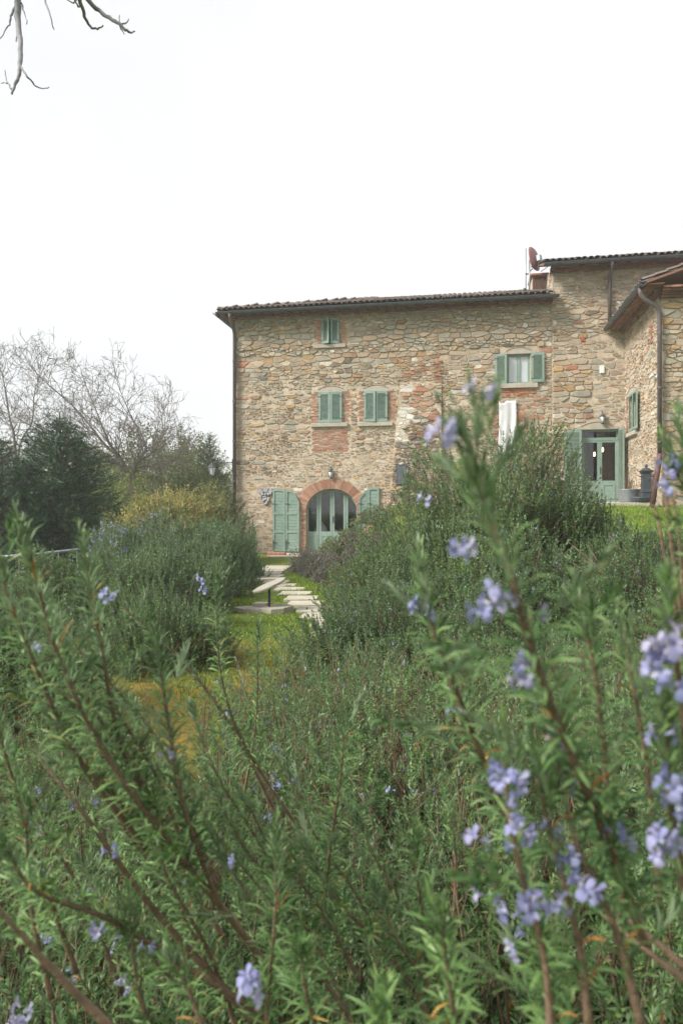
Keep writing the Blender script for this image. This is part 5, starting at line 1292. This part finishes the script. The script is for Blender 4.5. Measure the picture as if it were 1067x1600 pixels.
for (x, y) in ((20, 960), (75, 930), (100, 1010), (155, 1040), (180, 1120), (60, 1090), (115, 1150), (215, 1120), (300, 1110), (290, 1210), (20, 1180), (155, 1210), (230, 1280), (335, 1230), (385, 1250), (450, 1210), (350, 1330), (120, 1340), (265, 1400), (480, 1330), (560, 1280), (590, 1400), (330, 1480), (95, 1460)):
    d = rr.uniform(.85, 1.25); w = rr.uniform(.35, .7); L = rr.uniform(260, 380)
    h([at(x+w*L*1.1, y+L, d*1.08), at(x+w*L*.75, y+L*.62, d*1.04), at(x+w*L*.25, y+L*.27, d), at(x, y, d)], .0042, .15, rr.uniform(.25, .5), rr.uniform(.027, .033), .8, tufts=.4)
for k, (r_, a_, t_, w_) in enumerate(((-.10, 1.30, .92, 1.0), (.30, 1.55, .92, 1.0), (-.38, 1.15, .88, .85), (.05, .95, .86, .8), (-.30, 1.75, .80, .9), (.12, 1.95, .90, 1.0))): N1.clump(r_, a_, t_, w_, k)
N1.done()
N2 = Near(.55, 1.15, 'rosemary shrub in front carrying the tall blurred flowering stem', 402, G3)
h = N2.hero
h([at(1010, 1480, .60), at(930, 1270, .52), at(868, 1120, .48), at(826, 1000, .455), at(795, 890, .44), at(764, 805, .435), at(744, 745, .43)], .0042, .10, .22, .030, .95, tufts=.5)
for k_, (dx, dz) in enumerate(((0, 1), (-.3, .9), (.14, .95), (-.15, .95), (.06, 1), (-.40, .85), (.2, .95))):
    place(TIP_T, np.array([tuple(at(744, 752-12*(k_ % 4), .43))]), np.array([tuple(st(dx, .25*math.sin(k_*2), dz))]), np.array([.047]), N2.rng, N2.old if k_ % 2 else N2.new)
h([at(850, 1420, .72), at(760, 1200, .66), at(705, 1060, .62), at(678, 990, .6), at(660, 910, .6)], .0038, .2, .35, .030, .95)
h([at(975, 1420, .62), at(950, 1250, .58), at(935, 1090, .56), at(912, 965, .55)], .0036, .2, .4, .029, 1.0)
h([at(860, 1640, .5), at(850, 1500, .5), at(805, 1330, .5), at(785, 1190, .5)], .0036, .15, .25, .025, .8)
h([at(920, 1620, .5), at(905, 1480, .5), at(870, 1340, .5), at(838, 1215, .5)], .0036, .15, .25, .025, .8)
h([at(1000, 1600, .5), at(960, 1450, .5), at(900, 1320, .5), at(865, 1160, .52)], .0036, .15, .25, .025, .8)
h([at(720, 1650, .60), at(705, 1560, .58), at(690, 1440, .57)], .003, .1, .95, .032); h([at(880, 1680, .55), at(866, 1600, .54), at(850, 1480, .53)], .003, .1, .95, .034)
h([at(610, 1680, .58), at(602, 1620, .58), at(600, 1570, .57)], .003, .1, .95, .033)
h([at(1180, 1610, .6), at(1067, 1530, .58), at(940, 1430, .62)], .0065, .7, .0, .025, .3, tip=False); h([at(1120, 1560, .7), at(1010, 1460, .7), at(930, 1400, .72)], .006, .6, 0, .025, .3, tip=False)
for k, (r_, a_, t_, w_) in enumerate(((.55, 1.25, .98, 1.0), (.42, .90, .92, .8), (.85, 1.55, 1.0, 1.0), (.70, .95, .95, .8), (.62, 1.9, .96, 1.0))): N2.clump(r_, a_, t_, w_, k+1)
N2.done()
N3 = Near(.95, 1.0, 'rosemary shrub at the right picture edge with thick clusters of lilac flowers', 403, G3)
h = N3.hero
h([at(1090, 1400, .5), at(1075, 1200, .47), at(1060, 1060, .45), at(1048, 960, .44)], .004, .2, .3, .026, .8)
h([at(1080, 1480, .52), at(1060, 1340, .5), at(1045, 1240, .48), at(1040, 1130, .47)], .004, .2, .3, .026, .8)
h([at(1115, 960, .62), at(1102, 850, .6), at(1086, 760, .6), at(1072, 690, .6)], .004, .15, .25, .027, 1.1); h([at(1120, 900, .62), at(1095, 810, .6), at(1060, 735, .6)], .003, .25, .25, .025, 1.0)
h([at(1090, 1060, .75), at(1062, 940, .72), at(1045, 820, .70), at(1036, 735, .70)], .0040, .86, 0, .022, .4, tip=False); h([at(1075, 1040, .75), at(1040, 880, .72), at(1025, 800, .72), at(1015, 790, .72)], .0022, .9, 0, .02, .3, tip=False); h([at(1070, 1010, .75), at(1062, 860, .74), at(1050, 775, .74)], .002, .8, 0, .02, .4, tip=False)
h([at(1030, 1400, .7), at(1010, 1200, .68), at(985, 1050, .66), at(975, 990, .66)], .004, .2, .3, .027)
for k, (r_, a_, t_, w_) in enumerate(((.95, 1.25, 1.08, .9), (.78, .95, 1.0, .7), (1.2, 1.7, 1.06, 1.0))): N3.clump(r_, a_, t_, w_, k+2)
N3.done()
for k, (r_, a_, rad, spots, lab) in enumerate((
    (-.62, 1.45, .55, ((-.62, 1.35, .80, .95), (-.80, 1.75, .78, .9)), 'rosemary shrub filling the lower left corner below the moss'),
    (.25, 2.5, .7, ((.25, 2.45, .92, 1.05), (-.05, 2.75, .86, .95), (.5, 2.8, .92, 1.05)), 'rosemary shrub in the middle just beyond the nearest branches'),
    (1.2, 2.25, .7, ((1.05, 2.2, 1.0, 1.05), (1.5, 2.4, 1.05, 1.05), (.85, 2.6, .96, 1.0)), 'rosemary shrub behind the flowering stem on the right'),
    (.72, 3.5, .75, ((.55, 3.4, .92, 1.1), (1.05, 3.4, .95, 1.1), (.75, 4.0, .95, 1.1)), 'rosemary shrub with a dark dry hollow in the lower middle'),
    (2.0, 3.2, .75, ((1.7, 3.0, 1.02, 1.1), (2.2, 3.4, 1.05, 1.1), (1.6, 3.8, 1.0, 1.1)), 'rosemary shrub beyond the lilac clusters at the right edge'),
    (-.32, 3.7, .5, ((-.30, 3.6, .86, .9), (-.15, 4.3, .88, .95)), 'narrow rosemary shrub standing beside the mossy ground'),
    (-.12, 2.2, .45, ((-.22, 2.25, .84, .9), (-.05, 3.2, .85, .9)), 'rosemary shrub under the bare forking stems in the middle'),
    (-1.0, 2.3, .5, ((-1.0, 2.2, .76, .95), (-1.25, 2.9, .70, .95), (-1.55, 3.6, .75, .9)), 'rosemary shrub by the left picture edge under the long stems'))):
    N_ = Near(r_, a_, lab, 410+k, G3)
    for q_, (x_, y_, t_, w_) in enumerate(spots): N_.clump(x_, y_, t_, w_, k+q_)
    for j in range(14):
        a = N_.rr.uniform(0, 6.28); r = rad*math.sqrt(N_.rr.random()); e = N_.c+Vector((r*math.cos(a), r*math.sin(a), 0)); z = zl(e.x*CT+e.y*ST, -e.x*ST+e.y*CT)
        p = Vector((e.x, e.y, N_.c.z+max(.2, z*N_.rr.uniform(.7, .95)))); blossom(N_.t, p, N_.rr.uniform(.6, .9), rng=N_.rr)
    N_.done()
rr = random.Random(77)
for (px, py, d, sz, k) in ((693, 676, .41, 1.15, 2), (748, 612, .41, 1.0, 1), (725, 855, .44, 1.0, 2), (712, 864, .44, .9, 1), (770, 940, .43, 1.2, 3), (752, 955, .43, 1.1, 2), (790, 935, .44, .9, 1), (838, 967, .45, 1.0, 0), (815, 1052, .45, 1.25, 2), (805, 1040, .45, 1.0, 1), (655, 948, .6, 1.1, 2), (665, 958, .6, 1.0, 1), (640, 965, .6, .9, 0), (664, 782, .75, 1.0, 1), (712, 1108, .66, 1.1, 2), (870, 1157, .52, .9, 1),
    (785, 1215, .48, 1.2, 3), (808, 1222, .48, 1.1, 2), (795, 1265, .48, 1.1, 1), (745, 1310, .5, 1.1, 2), (812, 1300, .48, 1.2, 3), (810, 1325, .48, 1.0, 1), (862, 1300, .5, 1.0, 1), (867, 1322, .5, 1.0, 0), (890, 1345, .49, 1.1, 2), (885, 1360, .49, 1.0, 1), (912, 1395, .48, 1.3, 3), (830, 1415, .48, 1.35, 3), (795, 1428, .48, 1.1, 1), (760, 1395, .5, 1.1, 1), (875, 1412, .49, 1.0, 2), (802, 1470, .5, 1.0, 0), (805, 1485, .5, .9, 1), (905, 1230, .52, .9, 2), (960, 1300, .52, 1.0, 2), (985, 1315, .52, 1.0, 1), (925, 1260, .55, .8, 0)):
    blossom(N2.t, at(px, py, d), sz*.50, k, rr)
for (px, py, d, sz, k) in ((1035, 1020, .43, 1.4, 3), (1055, 1000, .43, 1.3, 2), (1030, 1045, .43, 1.2, 3), (1060, 1075, .43, 1.3, 2), (1032, 1152, .46, 1.1, 1), (1050, 1230, .46, 1.3, 3), (1055, 1250, .46, 1.1, 2), (1035, 1315, .46, 1.2, 3), (1055, 1325, .46, 1.3, 2), (1060, 1300, .46, 1.2, 1), (1033, 1340, .46, 1.0, 0), (1042, 725, .6, 1.1, 2), (1040, 750, .6, 1.1, 1), (1036, 765, .6, 1.0, 1)):
    blossom(N3.t, at(px, py, d), sz*.52, k, rr)
for (px, py, d, sz, k) in ((168, 928, .72, 1.0, 1), (170, 945, .72, .9, 0), (260, 1178, .84, 1.1, 2), (52, 1298, .78, 1.0, 1), (172, 1330, .78, 1.1, 2), (365, 1348, .85, 1.0, 1), (388, 1540, .55, 1.3, 3), (392, 1555, .55, 1.2, 2), (35, 1578, .6, 1.0, 1), (152, 1455, .72, 1.1, 2), (178, 1472, .75, .8, 0), (150, 1250, .82, .8, 0), (245, 1320, .85, .8, 0), (55, 1013, .78, .9, 1), (420, 1278, 1.4, 1.1, 2), (432, 1228, 1.5, 1.2, 2), (610, 1235, 1.5, 1.2, 1), (345, 1068, 1.5, 1.0, 0), (360, 1113, 1.5, 1.1, 1), (230, 1480, .75, 1.0, 1), (195, 1540, .75, .9, 1), (205, 1555, .75, .8, 0), (315, 905, 1.4, 1.2, 1), (318, 922, 1.4, 1.1, 2)):
    blossom(N1.t, at(px, py, d), sz*.50, k, rr)

# ------------------------------------------------------------------ grass and daisies
def blades(r0, r1, a0, a1, n_, L, W, seed, patch=.0):
    rng = np.random.default_rng(seed); a = np.sqrt(rng.uniform(a0**2, a1**2, n_)) if False else rng.uniform(a0, a1, n_); r = rng.uniform(r0, r1, n_)
    x = r*CT-a*ST; y = r*ST+a*CT
    k = (np.sin(x*2.3+1)*np.cos(y*1.9)+np.sin(x*5.1+y*3.3)*.6+rng.normal(0, .5, n_)) > -.9+patch; x, y = x[k], y[k]; n_ = len(x)
    r_ = x*CT+y*ST; a_ = -x*ST+y*CT; on = np.zeros(n_, bool)
    for (s0, s1, sa) in rows: on |= (r_ > s0-.01) & (r_ < s1+.01) & (np.abs(a_-sa) < .27)
    x, y = x[~on], y[~on]; n_ = len(x)
    P = np.stack([x, y, ground_z(x, y)-.005], -1); D = np.stack([rng.normal(0, .45, n_), rng.normal(0, .45, n_), np.ones(n_)], -1)
    return leaves(P, D, rng.normal(size=(n_, 3)), L*rng.uniform(.5, 1.3, n_), W, 0)
g = empty('grass'); tag(g, kind='stuff')
lf = Leafage(); lf.add(*blades(3.6, 10.5, 10.5, 22.6, 50000, .075, .016, 1)); lf.add(*blades(-1.25, .5, 12.6, 19.5, 26000, .07, .013, 3)); lf.add(*blades(-2.4, .6, 4.0, 13, 42000, .045, .010, 2, .7))
bpy.data.objects.remove(g); g = empty('tmp'); o = lf.build('grass', M['grass'], g); o.parent = None; tag(o, kind='stuff'); bpy.data.objects.remove(g)
rng = np.random.default_rng(9); n_ = 420; a = rng.uniform(7.5, 17, n_); r = rng.uniform(-1.9, .1, n_)+np.where(a > 12, -.0, 0); x = r*CT-a*ST; y = r*ST+a*CT
P = np.stack([x, y, ground_z(x, y)+.035], -1); lf = Leafage()
for k in range(3):
    an = k*PI/3+rng.uniform(0, 6, n_); D = np.stack([np.cos(an), np.sin(an), rng.uniform(-.1, .3, n_)], -1); lf.add(*leaves(P-D*.011, D, np.tile([0, 0, 1.], (n_, 1)), .022, .010, 0))
g = empty('tmp'); o = lf.build('daisies', M['daisy'], g); o.parent = None; tag(o, kind='stuff'); bpy.data.objects.remove(g)

# ------------------------------------------------------------------ trees and bushes on the left
BROAD_T = [sprig_tpl(120+k, 16, .34, .105, 0, a0=80, a1=35, t0=.15) for k in range(6)]
LONG_T = [sprig_tpl(140+k, 18, .40, .075, 0, a0=70, a1=30, t0=.3) for k in range(6)]
CON_T = [sprig_tpl(160+k, 26, .32, .036, 0, a0=58, a1=25, t0=.02, flat=True, top_short=.35) for k in range(6)]
FRESH_T = [sprig_tpl(180+k, 14, .22, .12, 0, a0=80, a1=40, t0=.1) for k in range(6)]
def leafy(right, ahead, top_z, rx, h, n_, label, seed, mat, tpl, size, cat='bush', name='leafy_bush', group=None, ry=None, trunk_r=.07, shell=.6):
    rng = np.random.default_rng(seed); c = st(right, ahead); c.z = gz(c); t = empty(name, c); tag(t, label, cat, group)
    cz = top_z-h; P, nrm = dome_points(n_, rng, (c.x, c.y, cz+h*.35), rx, ry or rx, h*.62, shell=shell, lumps=.22, seed=seed, low=-.55)
    D = unit(nrm*.7+np.array([0, 0, .5])+rng.normal(0, .4, P.shape)); S = size*rng.uniform(.6, 1.3, len(P)); lf = Leafage(); place(tpl, P-D*S[:, None]*.4, D, S, rng, lf); lf.build('crown', M[mat], t)
    mb = MB(); rr = random.Random(seed); top = Vector((0, 0, cz+h*.3-c.z)); mb.tube([(0, 0, -.2), top*.5+Vector((rr.uniform(-.1, .1), rr.uniform(-.1, .1), 0)), top], [trunk_r*1.4, trunk_r, trunk_r*.7], 8)
    for k in range(26):
        q = Vector(tuple(P[rng.integers(len(P))]))-c; b0 = top*rr.uniform(.4, 1); mb.tube([b0, b0.lerp(q, .5)+Vector((rr.uniform(-.2, .2), rr.uniform(-.2, .2), rr.uniform(0, .2)))*rx*.3, q], [trunk_r*.5, trunk_r*.3, trunk_r*.08], 5)
    mb.build('trunk', M['bark'], t); return t
def zz(py, d): return EYE-(py-800)/1067*d
def rt(px, d): return (px-533.5)/1067*d
leafy(rt(262, 20.5), 20.5, zz(772, 20.5), 1.2, 1.5, 1000, 'golden and reddish leaved bush behind the blue-flowered rosemary', 501, 'golden', LONG_T, .38)
leafy(rt(312, 22), 22, zz(765, 22), .95, 1.9, 900, 'pale golden long-leaved bush below the bracket lantern', 502, 'golden', LONG_T, .34)
leafy(rt(345, 23.5), 23.5, zz(768, 23.5), .8, 1.8, 600, 'dark green bush squeezed between lantern and house corner', 503, 'olive', LONG_T, .30)
leafy(rt(285, 27), 27, zz(728, 27), 1.6, 3.0, 900, 'olive green bushy tree behind the golden bush', 504, 'olive', BROAD_T, .45, 'tree', 'leafy_tree', trunk_r=.1)
leafy(rt(195, 29), 29, zz(742, 29), 2.2, 3.6, 1000, 'yellow-green spring tree beneath the bare branches', 505, 'fresh', FRESH_T, .5, 'tree', 'leafy_tree', trunk_r=.1)
leafy(rt(235, 38), 38, zz(674, 38), 3.2, 5.6, 1500, 'broad yellow-green tree right of the bare tree', 506, 'fresh', FRESH_T, .7, 'tree', 'leafy_tree', trunk_r=.16)
leafy(rt(300, 44), 44, zz(682, 44), 2.6, 5.2, 1000, 'rounded grey-green tree left of the slim conifer', 507, 'olive', BROAD_T, .7, 'tree', 'leafy_tree', trunk_r=.16)
leafy(rt(150, 45), 45, zz(702, 45), 4.4, 6.0, 1300, 'wide pale green tree far behind the dark conifers', 508, 'fresh', FRESH_T, .8, 'tree', 'leafy_tree', trunk_r=.18)
leafy(rt(30, 40), 40, zz(722, 40), 4.0, 5.5, 1000, 'olive green tree at the far left picture edge', 509, 'olive', BROAD_T, .8, 'tree', 'leafy_tree', trunk_r=.18)
def conifer(right, ahead, top_z, R_, label, seed, mat, nb=170, size=.55, power=.75, low=.02):
    rng = np.random.default_rng(seed); c = st(right, ahead); c.z = gz(c); t = empty('conifer_tree', c); tag(t, label, 'conifer', 'conifers beyond the garden'); H = top_z-c.z
    mb = MB(); mb.tube([(0, 0, -.2), (.05, 0, H*.5), (0, 0, H*.98)], [.045*R_+.07, .06, .012], 8); lf = Leafage(); Ps = []; Ds = []; Ss = []
    for k in range(nb):
        tt = low+(1-low)*((k+.5)/nb)**.85; z = H*tt; Rz = R_*(1-tt)**power*rng.uniform(.7, 1.12)+.12; a = k*2.4+rng.uniform(-.3, .3); up = rng.uniform(.25, .6)
        d = np.array([math.cos(a), math.sin(a), up]); p0 = np.array([0, 0, z-up*Rz*.4]); p1 = p0+d*Rz; mb.tube([p0, p0+d*Rz*.55+[0, 0, -.05*Rz], p1], [.022, .014, .005], 4, cap=False)
        m_ = max(3, int(Rz*9)); s = rng.uniform(.25, 1.0, m_)**.8; s[0] = 1
        Ps.append(np.array(c)+p0+d*Rz*s[:, None]+rng.normal(0, .06, (m_, 3))); Ds.append(unit(d*[1, 1, .8]+rng.normal(0, .38, (m_, 3)))); Ss.append(size*rng.uniform(.6, 1.15, m_)*(.55+.45*min(1, Rz)))
    P, D, S = np.concatenate(Ps), np.concatenate(Ds), np.concatenate(Ss); place(CON_T, P-D*S[:, None]*.5, D, S, rng, lf)
    place(CON_T, np.array([[c.x, c.y, top_z-.45]]), np.array([[0, 0, 1.]]), np.array([size*1.1]), rng, lf)
    lf.build('crown', M[mat], t); mb.build('trunk', M['bark'], t); return t
conifer(rt(95, 21), 21, zz(656, 21), 2.5, 'dark green feathery conifer in front of the bare tree', 601, 'conifer', 230, .62, .62)
conifer(rt(2, 19.5), 19.5, zz(688, 19.5), 2.1, 'dark conifer cut off by the left picture edge', 602, 'conifer', 190, .6, .6)
conifer(rt(328, 36), 36, zz(680, 36), 1.35, 'slim dark conifer behind the bracket lantern', 603, 'conifer', 150, .6, .7)
conifer(rt(283, 46), 46, zz(662, 46), 1.5, 'slender blue-green conifer rising above the far trees', 604, 'bluecon', 120, .6, .75)
conifer(rt(252, 50), 50, zz(672, 50), 1.9, 'hazy blue-green conifer right of the bare tree', 605, 'bluecon', 120, .7, .7)
# the big bare tree: limbs aimed across the sky, dividing into fine twigs
def bare_tree(base, limbs, label, seed, r0=.30, levels=4, bud=.10, name='bare_tree', group=None, density=1.0):
    rr = random.Random(seed); rng = np.random.default_rng(seed); t = empty(name, base); tag(t, label, 'tree', group); mb = MB(); tips = []
    def grow(p, d, L, r, lv):
        pts = [p]; q = Vector(p); dd = Vector(d)
        for k in range(4):
            dd = (dd+Vector((rr.uniform(-1, 1), rr.uniform(-1, 1), rr.uniform(-.6, .8)))*.34).normalized(); q = q+dd*L/4; pts.append(Vector(q))
        r1 = max(.008, r*.45); mb.tube([x-base for x in pts], [max(.008, r+(r1-r)*k/4) for k in range(5)], 6 if lv > 2 else 4 if lv > 1 else 3, cap=False)
        if lv <= 1: tips.extend([(x, dd) for x in pts[1:]]);
        if lv > 0:
            for k in range(int((2 if lv > 1 else 3)*density+rr.random())):
                f = rr.uniform(.25, 1); i = min(3, int(f*4)); pp = pts[i].lerp(pts[i+1], f*4-i); side = dd.orthogonal().normalized(); side.rotate(Matrix.Rotation(rr.uniform(0, 6.28), 3, dd))
                grow(pp, (dd*.75+side*rr.uniform(.5, 1.0)+Vector((0, 0, .12))).normalized(), L*rr.uniform(.55, .85), r*.55*(1.1-.4*f), lv-1)
    for lim in limbs:
        q = spline(lim, 6); n_ = len(q); w = rr.uniform(.75, 1.1); 
        mb.tube([x-base for x in q], [max(.016, r0*w*(1-.92*(k/(n_-1))**.7)) for k in range(n_)], 7, cap=False)
        for k in range(max(2, n_//4), n_):
            d = (q[k]-q[k-1]).normalized(); tt = k/(n_-1); L = (2.2-1.1*tt)*rr.uniform(.7, 1.2)
            for _ in range(1 if rr.random() < .9*density else 2):
                side = d.orthogonal().normalized(); side.rotate(Matrix.Rotation(rr.uniform(0, 6.28), 3, d)); grow(q[k], (d*.6+side*.8+Vector((0, 0, .2))).normalized(), L, r0*.30*(1.05-.7*tt), levels-2)
        grow(q[-1], (q[-1]-q[-2]).normalized(), 1.3, .02, levels-2)
    mb.build('trunk', M['midbark'], t)
    if bud:
        i = [k for k in range(len(tips)) if rr.random() < bud*4]; P = np.array([tuple(tips[k][0]) for k in i]); lf = Leafage(); n_ = len(P)
        lf.add(*leaves(P+rng.normal(0, .06, (n_, 3)), rng.normal(size=(n_, 3))+[0, 0, .5], rng.normal(size=(n_, 3)), .08, .045, 0)); lf.add(*leaves(P+rng.normal(0, .08, (n_, 3)), rng.normal(size=(n_, 3))+[0, 0, .5], rng.normal(size=(n_, 3)), .10, .05, 0)); lf.build('buds', M['bud'], t, kind='stuff')
    return t
d = 34; b0 = st(rt(205, d), d); b0.z = gz(b0); cr_ = at(203, 752, d)
A_ = lambda x, y, dd=0: at(x, y, d+dd)
bare_tree(b0, [[b0, cr_, A_(160, 690), A_(120, 640, 1), A_(75, 600, 1), A_(50, 575)], [b0+Vector((.1, 0, 0)), cr_, A_(170, 690, -1), A_(150, 640, -1), A_(128, 585)], [b0, A_(208, 745), A_(228, 700), A_(205, 650, 1), A_(188, 610)], [b0, A_(206, 748), A_(240, 705, -1), A_(256, 675, -1), A_(258, 650)],
    [b0, cr_, A_(150, 715, -1), A_(90, 690, -1), A_(40, 660, -2), A_(0, 640)], [b0, A_(190, 735), A_(160, 722, 1), A_(120, 700, 2), A_(65, 640, 2)], [cr_, A_(225, 728), A_(255, 735), A_(275, 728)], [cr_, A_(215, 735), A_(245, 742, -1), A_(258, 758, -1)]],
    'large bare deciduous tree spreading grey branches against the sky', 701, .12, 5, .012)
d = 40; b1 = st(rt(20, d), d); b1.z = gz(b1)
bare_tree(b1, [[b1, A_(25, 720), A_(15, 650), A_(5, 590), A_(-5, 560)], [b1, A_(28, 720), A_(50, 660), A_(55, 610), A_(70, 572)], [b1, A_(22, 725), A_(-20, 680), A_(-60, 640)]], 'second bare tree at the left picture edge behind the dark conifer', 702, .12, 5, .012)
# tree whose hanging twigs reach into the top left corner; its trunk stands outside the picture
d = 4.0; b2 = st(-4.3, 4.4); b2.z = gz(b2); t = empty('overhanging_tree', b2); tag(t, 'bare twigs of an overhanging tree hanging into the top left corner', 'tree')
mb = MB(); lim = [b2-Vector((0, 0, .2)), b2+Vector((.1, .05, 2.5)), b2+Vector((.35, .1, 4.4)), at(-60, -190, 4.05), at(30, -120, 4.0), at(130, -110, 4.1), at(230, -150, 4.4)]
q = spline(lim, 8); mb.tube([x-b2 for x in q], [max(.02, .17*(1-k/(len(q)-1))**.8) for k in range(len(q))], 9); mb.build('trunk', M['bark'], t, True)
for pts, r0 in (([(30, -120), (28, -20), (28, 10), (29, 40), (33, 70), (32, 100), (29, 120), (23, 135), (19, 146)], .030), ([(32, 104), (42, 118), (53, 131), (66, 138), (77, 137)], .009), ([(20, 140), (13, 130), (9, 118), (8, 110)], .007), ([(13, 130), (2, 129)], .005), ([(26, 8), (19, 22), (16, 35), (9, 48), (1, 60)], .010), ([(34, 5), (38, 18), (43, 38)], .008), ([(29, 40), (25, 64)], .006),
    ([(62, -118), (70, -10), (78, 22), (85, 46)], .012), ([(122, -110), (124, -15), (129, 12), (138, 38), (150, 45), (162, 41)], .020), ([(124, -15), (150, 12), (172, 28), (187, 38), (196, 46), (203, 50), (211, 49)], .020), ([(187, 38), (196, 36), (202, 29)], .009), ([(186, 37), (187, 24)], .005), ([(188, 40), (194, 53)], .008), ([(124, -8), (115, 4), (104, -2)], .009), ([(124, 10), (118, 2), (110, -12)], .008)):
    q = spline([at(x, y, 4.0+.002*x+.15*math.sin(x*.05+y*.02)) for x, y in pts], 4); rr = random.Random(int(pts[0][0]*7+pts[-1][1])); mb = MB(); n_ = len(q)
    mb.tube([x-b2+Vector((rr.uniform(-1, 1), rr.uniform(-1, 1), rr.uniform(-1, 1)))*.004 for x in q], [max(.003, .8*r0*(1-.75*k/(n_-1))*rr.uniform(.9, 1.15)) for k in range(n_)], 6); mb.build('twig', M['bloombark'], t, True)

# ------------------------------------------------------------------ wooded hill far behind
xs = np.linspace(-190, 30, 70); ys = np.linspace(90, 330, 50); X, Y = np.meshgrid(xs, ys)
def hill_z(X, Y): return -6+30*np.exp(-((Y-220)/75)**2)*(.78+.15*np.sin(X*.035+1.2)+.07*np.sin(X*.09))*smooth((-X+35)/60)
V = np.stack([X, Y, hill_z(X, Y)], -1).reshape(-1, 3); nx = len(xs); i = np.arange((len(ys)-1)*(nx-1)); r, c = i//(nx-1), i % (nx-1); a = r*nx+c
M['hillside'] = mottled('hillside_turf', (0.10, 0.14, 0.05), (0.17, 0.20, 0.08), .08, 1.0, 0)
tag(obj('hill', np_mesh('hill', V, np.stack([a, a+1, a+nx+1, a+nx], 1)), M['hillside'], None, True), kind='structure')
rng = np.random.default_rng(31); n_ = 3500; x = rng.uniform(-170, 10, n_); y = rng.uniform(110, 235, n_); P = np.stack([x, y, hill_z(x, y)+rng.uniform(.5, 5.5, n_)*(.6+.5*np.sin(x*.5)*np.cos(y*.43))], -1); lf = Leafage()
place(BROAD_T, P, rng.normal(size=P.shape)+[0, 0, .8], rng.uniform(2.6, 4.5, n_), rng, lf); g = empty('tmp'); o = lf.build('distant_wood', M['farwood'], g); o.parent = None; tag(o, kind='stuff'); bpy.data.objects.remove(g)

# ------------------------------------------------------------------ spring haze in the valley air
m = bpy.data.materials.new('haze_air'); m.use_nodes = True; n = m.node_tree.nodes; n.clear()
pv = n.new('ShaderNodeVolumePrincipled'); pv.inputs['Color'].default_value = (.93, .95, 1, 1); pv.inputs['Density'].default_value = .0016; pv.inputs['Anisotropy'].default_value = .2
mo = n.new('ShaderNodeOutputMaterial'); m.node_tree.links.new(pv.outputs[0], mo.inputs['Volume'])
mb = MB(); mb.box(-800, 800, -800, 800, -9, 34); o = mb.build('haze', m); tag(o, kind='stuff')
